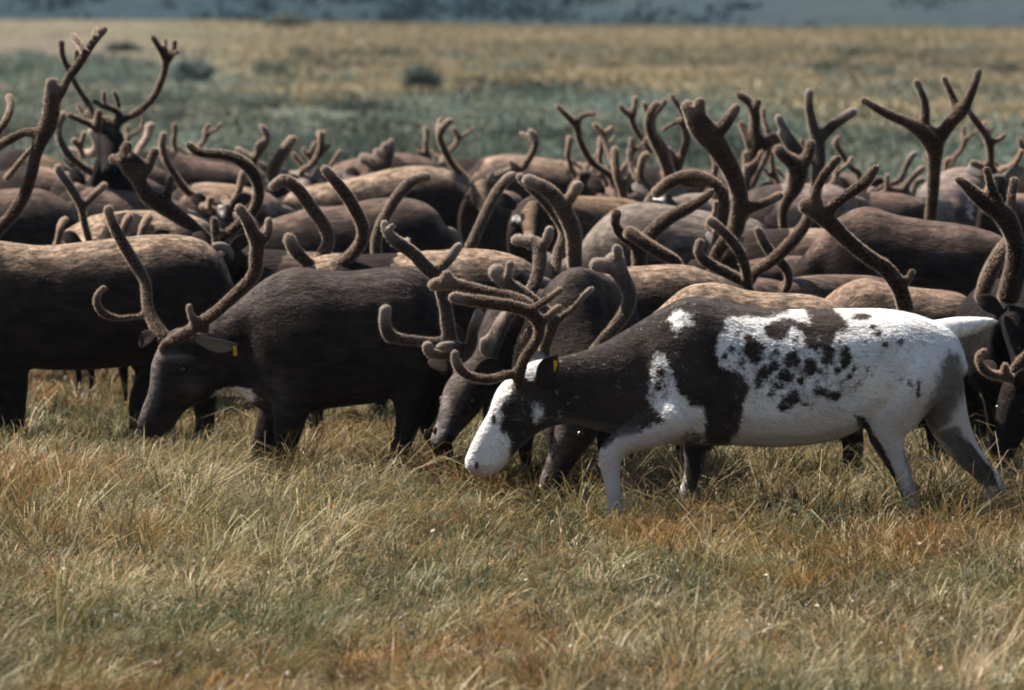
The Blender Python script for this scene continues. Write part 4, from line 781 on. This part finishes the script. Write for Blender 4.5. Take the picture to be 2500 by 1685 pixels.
for lab, D_, bk, ct in [
    ('reindeer with orange-tan back at the far left edge, behind the tall rim-lit beam', 40.5, [(-30, 385), (10, 366), (35, 360), (70, 368), (120, 380), (160, 400)], 'orange'),
    ('dull brown reindeer at the left edge, below the orange-tan back and hidden by antlers', 38.4, [(-20, 425), (30, 408), (80, 402), (140, 412), (190, 430)], 'tan'),
    ('reindeer in the farthest row left, right behind the white hooked antlers', 41.0, [(280, 388), (310, 370), (350, 366), (400, 378), (440, 400)], 'brown'),
    ('reindeer with dusty pink back right of the thick three-pronged antler', 34.4, [(1790, 490), (1822, 466), (1855, 454), (1903, 447), (1960, 446), (2040, 450), (2090, 475)], 'pale'),
    ('reindeer with straight tan back in the second row right, left of the bull', 30.2, [(1790, 575), (1833, 559), (1880, 557), (1949, 555), (2010, 556), (2080, 565), (2130, 590)], 'tan'),
    ('dark reindeer in the farthest row right of centre behind thin twisting antlers', 38.0, [(1510, 440), (1550, 412), (1610, 404), (1680, 408), (1750, 420), (1780, 445)], 'brown'),
    ('reindeer with small forked antlers above the dark side-on back at upper left', 41.2, [(470, 384), (520, 378), (590, 380), (640, 392)], 'brown'),
    ('reindeer of the farthest row just left of the broadside tan one', 41.0, [(1085, 392), (1120, 386), (1180, 388), (1230, 400)], 'tan'),
    ('reindeer in the back row behind the simple forked antler pair', 39.0, [(1432, 418), (1480, 402), (1560, 400), (1620, 420)], 'brown'),
    ('reindeer at the far right edge in the back row beyond the thin knobbed antler', 38.8, [(2462, 420), (2500, 404), (2570, 404), (2630, 420)], 'brown'),
    ('reindeer in the back row right of the antler with four white-tipped tines', 39.8, [(2322, 410), (2370, 398), (2440, 398), (2480, 412)], 'tan'),
    ('brown reindeer of the farthest row right, among many small antler tips', 38.3, [(1930, 440), (1970, 425), (2030, 420), (2100, 424), (2160, 432), (2200, 450)], 'brown'),
    ('dark reindeer in the back rows far right, under the small tangled tines', 34.8, [(2010, 490), (2060, 470), (2120, 466), (2200, 470), (2260, 490)], 'brown')]:
    x0, y0 = bk[0]; r_ = random.uniform(.8, 1.25); q = 1.0 if D_ < 36 else .9
    def beam(sg, b):
        w_ = random.uniform(-10, 10); tip = (x0 + sg * (34 + b) + w_, y0 - 96 * r_)
        return [('PX', [(x0 - 18 + sg * 9, y0 + 14, 8 * q), (x0 - 18 + sg * 22, y0 - 18 * r_, 8 * q), (x0 - 10 + sg * 36 + b, y0 - 50 * r_, 8 * q), (x0 - 8 + sg * 34 + b, y0 - 76 * r_, 7.5 * q), (tip[0] - 8, tip[1], 6 * q)]),
                ('PX', [(x0 - 9 + sg * 35 + b, y0 - 62 * r_, 7 * q), (x0 + sg * 50 + b + 6, y0 - 84 * r_, 6 * q), (x0 + sg * 54 + b + 10, y0 - 98 * r_, 5 * q)]),
                ('PX', [(x0 - 18 + sg * 16, y0 - 4, 6 * q), (x0 - 40 + sg * 16, y0 - 14, 6 * q), (x0 - 50 + sg * 15, y0 - 30 * r_, 5 * q)])]
    deer(lab, D_, bk, coat=ct, tail='brown', poll=(x0 - 18, y0 + 12, -.05), muzzle=(x0 - 55, y0 + 110, -.1), vel=random.choice(['velvet', 'velvet_grey', 'velvet_dark']), antlers=[beam(-1, 0), beam(1, 4)] if x0 > -10 else [])
deer('reindeer with pale pinkish rump and white stern at the right, beside the tall palmate antler', 37.0, coat='pale', tail='brown', wscale=.95,
     back=[(2420, 450, .6), (2400, 425, .5), (2370, 406, .35), (2340, 408, .2), (2318, 422, .1), (2300, 440, 0), (2290, 470, -.1)], poll=(2440, 440, .8), muzzle=(2480, 520, .8), whites=[(1, 2368, 510, 14, 40, .45)])
deer('reindeer with the tall four-tined white-tipped palmate antler standing free against the meadow at right', 31.2, coat='brown', tail='brown',
     back=[(2300, 592, .1), (2350, 580, .2), (2430, 582, .3), (2520, 590, .4), (2560, 620, .5)], poll=(2262, 590, -.1), muzzle=(2225, 700, -.2), vel='velvet', ad=(-.1,), antlers=[
         [('U2', [(1130, 2150, 80), (1150, 1950, 80), (1175, 1700, 80), (1185, 1500, 84), (1195, 1300, 90), (1200, 1130, 115), (1170, 990, 150), (1050, 880, 118), (850, 770, 76), (660, 690, 70), (490, 605, 60), (370, 530, 50), (300, 490, 42)], 0, -.1),
          ('U2', [(1060, 860, 75), (1085, 660, 62), (1065, 490, 56), (1010, 350, 50), (970, 262, 42)]), ('U2', [(1230, 990, 110), (1330, 870, 90), (1430, 740, 90), (1540, 620, 95), (1630, 480, 64), (1690, 330, 56), (1735, 200, 52), (1745, 125, 44)]),
          ('U2', [(1480, 640, 72), (1440, 490, 52), (1375, 340, 46), (1312, 212, 38)], .05)]])
deer('reindeer peeping at the far right with a thin antler beam bearing small white knobs', 33.6, coat='tan', tail='brown', wscale=.8,
     back=[(2440, 480, .2), (2470, 470, .4), (2510, 472, .7), (2540, 490, .9)], poll=(2430, 420, -.1), muzzle=(2400, 520, -.3), eyes=True, vel='velvet', ad=(-.12, .0), antlers=[
         [('U2', [(1960, 1400, 55), (1905, 1320, 55), (1905, 1200, 52), (1895, 1060, 56), (1840, 920, 52), (1730, 770, 50), (1640, 650, 46), (1610, 580, 34)]), ('U2', [(1790, 850, 35), (1825, 770, 32)]), ('U2', [(1860, 950, 35), (1895, 870, 32)]), ('U2', [(1910, 1030, 38), (2020, 980, 36), (2085, 930, 30)]),
          ('U2', [(1960, 1370, 40), (1800, 1330, 46), (1680, 1285, 42)])],
         [('U2', [(1990, 1390, 40), (2080, 1345, 40), (2190, 1310, 36), (2250, 1240, 34), (2300, 1130, 28)])]])
deer('white-faced reindeer in the middle distance right of centre, under the twisting lyre antlers', 34.6, coat='grey', tail='brown',
     back=[(1640, 480, .2), (1690, 470, .4), (1750, 472, .6), (1800, 490, .8)], poll=(1612, 462, -.1), muzzle=(1590, 545, -.35), eyes=True, whites=[(1, 1598, 492, 26, 30, .7)], vel='velvet', ad=(-.1, .05), antlers=[
         [('T6', [(1420, 1330, 75), (1470, 1180, 80), (1380, 920, 76), (1290, 760, 66), (1215, 600, 58), (1210, 460, 56), (1260, 340, 54), (1310, 282, 44)]), ('T6', [(1440, 1000, 42), (1420, 840, 40), (1320, 700, 40), (1260, 570, 40), (1270, 450, 40), (1345, 345, 40), (1410, 245, 36)], .05)],
         [('T6', [(1520, 1320, 60), (1590, 1060, 56), (1640, 900, 52), (1690, 750, 55), (1665, 580, 46), (1600, 500, 38), (1480, 550, 30), (1390, 600, 24)], 0, .1), ('T6', [(1660, 560, 34), (1640, 420, 34), (1580, 300, 36), (1500, 180, 34)], .05), ('T6', [(1560, 1060, 75), (1490, 920, 60), (1450, 860, 45)], -.05)]])
deer('reindeer with a simple forked antler pair alone in the gap right of centre', 36.6, coat='brown', tail='brown',
     back=[(1480, 465, .2), (1520, 455, .3), (1580, 458, .4), (1620, 480, .5)], poll=(1500, 455, -.1), muzzle=(1480, 540, -.3), vel='velvet', ad=(-.1, .02), antlers=[
         [('T6', [(760, 1300, 50), (720, 1180, 50), (600, 1100, 48), (480, 1000, 50), (390, 850, 50), (325, 700, 48), (300, 560, 52), (200, 450, 45), (120, 370, 40), (60, 310, 30)]), ('T6', [(310, 560, 45), (335, 470, 40), (410, 415, 36), (520, 400, 30)])],
         [('T6', [(860, 1300, 44), (780, 1050, 42), (700, 860, 40), (650, 720, 38), (600, 620, 38), (530, 540, 32)]), ('T6', [(660, 650, 36), (745, 580, 30)])]])
deer('reindeer with a straight rod-like antler and a pale hook, left of the three-pronged one', 33.6, coat='brown', tail='brown',
     back=[(1540, 520, .2), (1600, 508, .3), (1680, 510, .4), (1740, 530, .5)], poll=(1545, 505, -.1), muzzle=(1530, 600, -.3), vel=('velvet', 'velvet_grey'), ad=(-.1, .05), antlers=[
         [('T6', [(930, 1700, 55), (905, 1550, 56), (880, 1400, 56), (815, 1200, 54), (790, 1020, 50), (780, 860, 44)], 0, -.05), ('T6', [(870, 1400, 35), (950, 1250, 38), (965, 1180, 32)], 0)],
         [('T6', [(1150, 1600, 45), (1250, 1390, 42), (1200, 1320, 42), (1110, 1200, 46), (1110, 1060, 50), (1150, 940, 50), (1180, 925, 40)], 0, .1), ('T6', [(1090, 1280, 30), (1000, 1100, 34), (965, 980, 30), (945, 860, 26)], .1)]])
deer('reindeer behind the white-faced one with small dark forked tips rising highest right of centre', 38.6, coat='brown', tail='brown',
     back=[(1600, 430, .1), (1640, 416, .3), (1700, 418, .4), (1740, 440, .5)], poll=(1600, 405, -.1), muzzle=(1580, 480, -.3), ad=(-.1, .02), antlers=[
         [('T6', [(1240, 900, 40), (1130, 720, 40), (1060, 630, 44), (1000, 500, 42), (1020, 380, 42), (1035, 280, 38), (1042, 205, 32)], 0, -.1), ('T6', [(990, 430, 42), (900, 370, 38), (845, 300, 30)])],
         [('T6', [(1350, 900, 36), (1260, 640, 36), (1190, 400, 36), (1150, 270, 32)], 0, .1)]])
deer('reindeer with a broad dark antler of blunt stubs, left of the tall two-tined prong', 35.6, coat='brown', tail='brown',
     back=[(1830, 470, .1), (1870, 456, .3), (1930, 458, .4), (1980, 480, .5)], poll=(1825, 460, -.1), muzzle=(1800, 550, -.3), vel='velvet_dark', ad=(-.1, .0), antlers=[
         [('T8', [(640, 1400, 65), (620, 1240, 70), (680, 1080, 100), (720, 920, 110), (760, 780, 95), (740, 620, 72), (745, 450, 70), (720, 320, 66), (640, 230, 60), (545, 165, 46)], 0, -.1), ('T8', [(740, 380, 55), (775, 250, 44)]), ('T8', [(690, 800, 75), (625, 640, 56), (575, 535, 46)]), ('T8', [(770, 860, 80), (900, 770, 80), (1010, 715, 68)])],
         [('T8', [(660, 1400, 45), (780, 1150, 44), (900, 900, 42), (910, 660, 40), (850, 470, 34), (845, 340, 30)], 0, .1)]])
deer('reindeer with tall white-rimmed two-tined prong and dark blunt palm, right of the thickest antler', 32.6, coat='brown', tail='brown',
     back=[(1940, 560, .1), (1980, 548, .3), (2050, 550, .4), (2100, 570, .5)], poll=(1940, 545, -.1), muzzle=(1915, 650, -.3), vel=('velvet_dark', 'velvet_grey'), ad=(-.2, .05), antlers=[
         [('PX', [(1920, 575, 12), (1912, 545, 12), (1912, 515, 13), (1922, 488, 15), (1938, 462, 20), (1945, 435, 25), (1950, 412, 25), (1935, 395, 20), (1912, 380, 16), (1901, 367, 13)], 0, -.1), ('T8', [(1330, 1060, 90), (1400, 950, 80), (1435, 850, 66), (1440, 785, 56)])],
         [('T8', [(1480, 1700, 70), (1500, 1450, 80), (1530, 1200, 85), (1550, 1000, 90), (1540, 800, 88), (1490, 620, 74), (1440, 420, 60), (1420, 270, 58), (1425, 135, 48)], 0, .1), ('T8', [(1590, 690, 78), (1700, 575, 72), (1850, 460, 68), (1970, 385, 58)]),
          ('T8', [(1400, 1000, 70), (1280, 850, 70), (1180, 700, 60), (1085, 560, 55), (1040, 455, 48)]), ('T8', [(1300, 960, 60), (1180, 800, 66), (1110, 700, 56), (1070, 650, 46)])]])
deer('reindeer with small tangled pale tines in the back right, left of the tall palmate stem', 35.2, coat='grey', tail='brown',
     back=[(2150, 470, .1), (2190, 458, .3), (2250, 460, .4), (2300, 480, .5)], poll=(2140, 490, -.2), muzzle=(2120, 570, -.4), vel='velvet_grey', ad=(-.2, .0), antlers=[
         [('U3', [(440, 420, 55), (470, 280, 58), (640, 205, 56), (800, 170, 52), (860, 90, 46), (940, 0, 44), (1040, -100, 38)], 0, -.05), ('U3', [(380, 340, 56), (400, 190, 52)]), ('U3', [(620, 210, 44), (600, 80, 40), (600, 0, 34)]), ('U3', [(840, 170, 40), (940, 340, 44), (1040, 430, 40)])],
         [('U3', [(560, 420, 44), (270, 290, 55), (210, 250, 48)]), ('U3', [(270, 290, 44), (520, 160, 42), (740, 60, 42), (800, -20, 42), (870, -190, 44), (935, -278, 40)], .1), ('U3', [(540, 400, 40), (760, 380, 40), (900, 280, 40), (960, 90, 44), (1040, 50, 42)], .1)]])
deer('reindeer in the farthest row right with one thin straight antler leaning left', 37.6, coat='brown', tail='brown',
     back=[(2090, 470, .1), (2130, 452, .3), (2190, 452, .4), (2240, 470, .5)], poll=(2100, 450, -.1), muzzle=(2090, 530, -.3), ad=(-.1, .05), antlers=[
         [('T8', [(2080, 1350, 44), (2050, 1150, 44), (1950, 1080, 42), (1840, 910, 42), (1750, 770, 38), (1790, 700, 30)], 0, -.05)],
         [('U2', [(1370, 1700, 40), (1340, 1500, 40), (1340, 1350, 38), (1355, 1260, 36), (1385, 1225, 30)], 0, .05)]])
flush()

# ------------------------------------------------------------------ grass
def blades(name, base, h, wd, lean, tint, kind='stuff', label=None, cat=None):
    """base (n,3), h, wd (n), lean (n,2) horizontal offset of the tip as a share of the height, tint (n,3)"""
    n = len(base); ang = RNG.uniform(-1.0, 1.0, n); s = np.stack([np.cos(ang), np.sin(ang), np.zeros(n)], 1) * wd[:, None] / 2
    l3 = np.concatenate([lean, np.zeros((n, 1))], 1) * h[:, None]; z = np.zeros((n, 3)); z[:, 2] = h
    m1 = base + z * .45 + l3 * .22; ln = np.linalg.norm(lean, axis=1)[:, None].clip(0, 2); m2 = base + z * (.82 - .10 * ln) + l3 * .62; tp = base + z * (1 - .38 * ln) + l3 * 1.05
    V = np.stack([base - s, base + s, m1 - s * .9, m1 + s * .9, m2 - s * .6, m2 + s * .6, tp], 1).reshape(-1, 3)
    o = np.arange(n)[:, None] * 7
    qd = np.concatenate([o + [0, 1, 3, 2], o + [2, 3, 5, 4]], 1).reshape(-1, 4); tr = o + [4, 5, 6]
    loops = np.concatenate([qd.ravel(), tr.ravel()]); st = np.concatenate([np.arange(2 * n) * 4, 8 * n + np.arange(n) * 3]); tt = np.concatenate([np.full(2 * n, 4), np.full(n, 3)])
    me = mesh_np(name, V, loops, st, tt); smooth(me); cattr(me, 'tint', np.repeat(tint, 7, 0))
    o = link(name, me, M['blade']); o['kind'] = kind; o['label'] = label; o['category'] = cat; return o
PAL = np.array([[.31, .235, .115], [.21, .150, .065], [.50, .43, .28], [.13, .122, .045], [.075, .088, .036], [.125, .15, .10], [.19, .085, .034], [.30, .18, .058], [.055, .042, .024]])
def tundra_tint(x, y, n):
    a = fbm(x * 1.1, y * .8, seed=61, o=3); b = fbm(x * .9 + 9, y * .7, seed=67, o=3); c = fbm(x * 2.6, y * 2.0, seed=71, o=2)
    wts = np.stack([.22 + 0 * a, .18 + 0 * a, .17 + .12 * c, .14 + .5 * sstep(.5, .65, a), .07 + .45 * sstep(.5, .68, a), .07 + .3 * sstep(.52, .7, a), .05 + .55 * sstep(.54, .66, b), .04 + .40 * sstep(.55, .66, b), .07 + 0 * a], 1)
    cw = np.cumsum(wts / wts.sum(1)[:, None], 1); k = (RNG.random(n)[:, None] > cw).sum(1).clip(0, 8)
    return PAL[k] * RNG.uniform(.7, 1.3, (n, 1)) * RNG.uniform(.92, 1.08, (n, 3))
def field_pts(n, y0, y1, marg=1.38):
    y = np.sqrt(RNG.uniform(y0 ** 2, y1 ** 2, n)); x = RNG.uniform(-1, 1, n) * y * 1250 / FPX * marg; return x, y
def tufts(ntuft, per, y0, y1, h0, h1, rad, wd0, wd1, wind=.35, spread=.9):
    tx, ty = field_pts(ntuft, y0, y1); hs = h0 + (h1 - h0) * RNG.beta(1.6, 3.0, ntuft) * (.45 + 1.1 * fbm(tx * .9, ty * .6, seed=81, o=3))
    n = ntuft * per; i = np.repeat(np.arange(ntuft), per); a = RNG.uniform(0, 2 * np.pi, n); r = rad * np.sqrt(RNG.random(n)) * RNG.uniform(.3, 1.3, n)
    x, y = tx[i] + r * np.cos(a), ty[i] + r * np.sin(a)
    h = hs[i] * RNG.uniform(.5, 1.15, n); wb = wind + 2.2 * (fbm(tx * .9, ty * .6, seed=83, o=3)[i] - .5)
    lean = np.stack([np.cos(a) * spread * RNG.uniform(.2, 1.0, n) + wb + RNG.normal(0, .25, n), np.sin(a) * spread * RNG.uniform(.2, 1, n) + RNG.normal(0, .2, n)], 1)
    hs = hs * (1 + .75 * np.exp(-((ty - 24.8) / 2.0) ** 2)); hs = hs * (1 - .66 * np.exp(-((tx - .0) / .45) ** 2 - ((ty - 23.9) / 1.3) ** 2)); h = hs[i] * RNG.uniform(.5, 1.15, n)
    tint = .74 * (.65 * tundra_tint(tx, ty, ntuft)[i] + .35 * tundra_tint(x, y, n)) * RNG.uniform(.45, 1.75, ntuft)[i][:, None]
    z = .03 * (fbm(x * 1.3, y * 1.3, seed=3) - .5) - .004
    return np.stack([x, y, z], 1), h, RNG.uniform(wd0, wd1, n), lean, tint
sets = [tufts(6900, 22, 16.8, 29.0, .05, .25, .07, .0026, .0056, .25, 1.25),
        tufts(590, 20, 16.8, 29.0, .12, .38, .06, .0028, .0056, .3, 1.1),
        tufts(5100, 18, 29.0, 54.0, .08, .30, .09, .004, .007)]
x, y = field_pts(64000, 16.8, 30.0); h = RNG.uniform(.03, .13, len(x))
sets.append((np.stack([x, y, np.full(len(x), -.01)], 1), h, RNG.uniform(.003, .006, len(x)), RNG.normal(0, 1.0, (len(x), 2)) + [.2, 0], tundra_tint(x, y, len(x)) * .62))
blades('grass', *[np.concatenate([s[k] for s in sets]) for k in range(5)], label='dry golden and green tundra grass under and in front of the herd', cat='grass')

# cotton-grass heads and pale dead leaves lying in the grass
x, y = field_pts(1100, 17.2, 30); n = len(x)
V = []; 
for a, b in zip(x, y):
    r = random.uniform(.006, .013); z = random.uniform(.03, .14)
    for k in range(2):
        d = RNG.normal(size=3); d /= np.linalg.norm(d); e = np.cross(d, RNG.normal(size=3)); e /= np.linalg.norm(e); c = np.array([a, b, z])
        V += [c - d * r, c + e * r * .6, c + d * r, c - e * r * .6]
V = np.array(V); me = mesh_np('leaf_litter', V, np.arange(len(V)), np.arange(len(V) // 4) * 4, np.full(len(V) // 4, 4))
cattr(me, 'tint', np.repeat(np.where(RNG.random((len(V) // 4, 1)) < .5, [[.6, .56, .48]], [[.36, .2, .08]]), 4, 0))
o = link('leaf_litter', me, M['blade']); o['kind'] = 'stuff'; o['label'] = 'pale seed heads and dead leaves caught in the foreground grass'; o['category'] = 'leaf litter'

# ------------------------------------------------------------------ low willow cover, meadow tussocks and single shrubs
def leaves_cloud(cx, cy, cz, rx, ry, rz, n, size, tint):
    d = RNG.normal(size=(n, 3)); d /= np.linalg.norm(d, axis=1)[:, None]; r = RNG.random(n) ** .45
    lump = .75 + .5 * vnoise(d[:, 0] * 2.2 + cx, d[:, 1] * 2.2 + cy, d[:, 2] * 2.2, seed=5)
    p = d * (r * lump)[:, None] * [rx, ry, rz]; p[:, 2] = np.abs(p[:, 2]) * 1.1; p += [cx, cy, cz]
    a = RNG.normal(size=(n, 3)); a /= np.linalg.norm(a, axis=1)[:, None]; b = np.cross(a, RNG.normal(size=(n, 3))); b /= np.linalg.norm(b, axis=1)[:, None]
    s = RNG.uniform(.6, 1.3, n)[:, None] * size
    V = np.stack([p - a * s, p + b * s * .45, p + a * s, p - b * s * .45], 1).reshape(-1, 3)
    return V, np.repeat(np.array(tint) * RNG.uniform(.6, 1.4, (n, 1)), 4, 0)
def quads_obj(name, V, tint, parent=None):
    me = mesh_np(name, V, np.arange(len(V)), np.arange(len(V) // 4) * 4, np.full(len(V) // 4, 4)); cattr(me, 'tint', tint); return link(name, me, M['leaf'], parent)
VV, TT = [], []
n = 7400; y = 45 + 105 * RNG.random(n) ** 1.1; x = RNG.uniform(-1.6, 1.6, n) * y * 1250 / FPX; px = 1250 + FPX * x / y
e = green_edge(px) + 26 * (fbm(x * .11, y * .05, seed=41, o=4) - .5); dn = fbm(x * .55, y * .33, seed=93, o=3); zt = terrain_z(x, y); pn = .5 + 1.0 * sstep(.36, .64, fbm(x * .22 + 3, y * .055, seed=95, o=3)); e = e * .86 + RNG.normal(0, 7, n)
for i in range(n):
    if y[i] > e[i]: 
        if dn[i] < .60 or RNG.random() < .6: continue
    elif RNG.random() > .30 + 1.5 * (dn[i] - .28): continue
    s = RNG.uniform(.35, 1.0) * (.5 + dn[i]) * (.62 if y[i] < 56 else 1)
    base = np.array([.084, .108, .088]) if RNG.random() < .55 else np.array([.108, .114, .084])
    if RNG.random() < .12: base = np.array([.12, .15, .13])
    v, t = leaves_cloud(x[i], y[i], zt[i] - .05, .7 * s, .5 * s, .34 * s, 58, .034 + .0002 * y[i], base * pn[i]); VV.append(v); TT.append(t)
o = quads_obj('willow_scrub', np.concatenate(VV), np.concatenate(TT)); o['kind'] = 'stuff'; o['label'] = 'belt of low blue-green willow scrub behind the herd'; o['category'] = 'scrub'
nb = 54000; y = np.sqrt(RNG.uniform(78 ** 2, 196 ** 2, nb)); x = RNG.uniform(-1.4, 1.4, nb) * y * 1250 / FPX; px = 1250 + FPX * x / y
kp = (y > green_edge(px) - 6) & (RNG.random(nb) > .93 * sstep(850, 380, px)); x, y = x[kp], y[kp]; nb = len(x); mk = fbm(x * .2, y * .08, seed=101, o=3)
tn = np.where((mk > .54)[:, None], [[.108, .096, .060]], [[.158, .128, .074]]) * RNG.uniform(.8, 1.2, (nb, 1))
blades('meadow_sedge', np.stack([x, y, terrain_z(x, y) - .02], 1), RNG.uniform(.06, .24, nb), RNG.uniform(.02, .05, nb), RNG.normal(0, .8, (nb, 2)) + [.3, 0], tn, label='golden sedge meadow rising behind the willow belt', cat='sedge')
def shrub(label, px, py, D, wpx, hpx, tint, n=1000):
    b = P(px, py + hpx / 2, D); b[2] = float(terrain_z(b[:1], b[1:2])[0])
    r = bpy.data.objects.new('willow_shrub', None); COL.objects.link(r); r.location = b; r['label'] = label; r['category'] = 'shrub'; r['group'] = 'shrubs on the meadow'
    w_, h_ = wpx * D / FPX / 2, hpx * D / FPX
    V, T = [], []
    for k in range(13):
        f_ = RNG.uniform(.2, .5); xo = RNG.uniform(-1.0, 1.0); v, t = leaves_cloud(xo * .75 * w_, RNG.uniform(-.4, .4) * w_, h_ * RNG.uniform(.0, .62) * (1 - .6 * abs(xo)), w_ * f_, w_ * f_, h_ * f_ * .75, n // 13, .045 * D / 100 + .01, np.array(tint) * RNG.uniform(.7, 1.35)); V.append(v); T.append(t)
    quads_obj('crown', np.concatenate(V), np.concatenate(T), r)
    V, F = [], []
    for k in range(6):
        a = RNG.uniform(0, 6.28); tube(V, F, [(0, 0, -.05, .03), (.2 * w_ * math.cos(a), .2 * w_ * math.sin(a), .3 * h_, .022), (.6 * w_ * math.cos(a), .5 * w_ * math.sin(a), .8 * h_, .012)], nn=6)
    sm = mesh_pf('stem', V, F); smooth(sm); link('stem', sm, M['ear_grey'], r)
shrub('blue-grey rounded willow shrub right of the high black-faced reindeer\'s antlers', 470, 225, 112, 130, 105, (.15, .195, .175), 1500)
shrub('low dark green shrub standing in the meadow above centre', 1030, 235, 106, 100, 80, (.115, .145, .115))
shrub('small dark shrub at the far edge of the meadow, upper left of centre', 705, 78, 185, 130, 36, (.12, .13, .095))
shrub('small dark shrub near the top edge of the meadow between the left antler pair', 300, 130, 150, 90, 34, (.12, .135, .10))
shrub('greyish shrub left of the blue-grey one, low in the grass', 660, 190, 120, 100, 40, (.14, .155, .12))
# far slope scrub
VV, TT = [], []
n = 1100; y = np.sqrt(RNG.uniform(225 ** 2, 460 ** 2, n)); x = RNG.uniform(-1.15, 1.15, n) * y * 1250 / FPX; dn = fbm(x * .05, y * .02, seed=51, o=5); zt = terrain_z(x, y)
for i in range(n):
    if dn[i] > .56 and RNG.random() < .7: continue
    s = RNG.uniform(.6, 1.8); v, t = leaves_cloud(x[i], y[i], zt[i] - .1, 1.4 * s, 1.0 * s, .8 * s, 26, .26, np.array([.009, .020, .026]) * RNG.uniform(.7, 1.5)); VV.append(v); TT.append(t)
o = quads_obj('hillside_scrub', np.concatenate(VV), np.concatenate(TT)); o['kind'] = 'stuff'; o['label'] = 'dark bluish scrub on the far hillside along the top'; o['category'] = 'scrub'

# ------------------------------------------------------------------ air
def haze_box(x, y0, y1, z0, z1, density):
    V = [(sx * x, yy, zz) for zz in (z0, z1) for yy in (y0, y1) for sx in (-1, 1)]
    F = [(0, 2, 3, 1), (4, 5, 7, 6), (0, 1, 5, 4), (2, 6, 7, 3), (0, 4, 6, 2), (1, 3, 7, 5)]
    me = mesh_pf('haze', V, F); m = bpy.data.materials.new('haze'); m.use_nodes = True; t = m.node_tree; t.nodes.clear()
    out = t.nodes.new('ShaderNodeOutputMaterial'); v = t.nodes.new('ShaderNodeVolumePrincipled')
    v.inputs['Color'].default_value = (.62, .80, 1.0, 1); v.inputs["Density"].default_value = density; v.inputs['Anisotropy'].default_value = .2
    t.links.new(v.outputs[0], out.inputs['Volume']); o = link('haze', me, m); o['kind'] = 'stuff'; return o
haze_box(420, -40, 920, -8, 62, .00009)
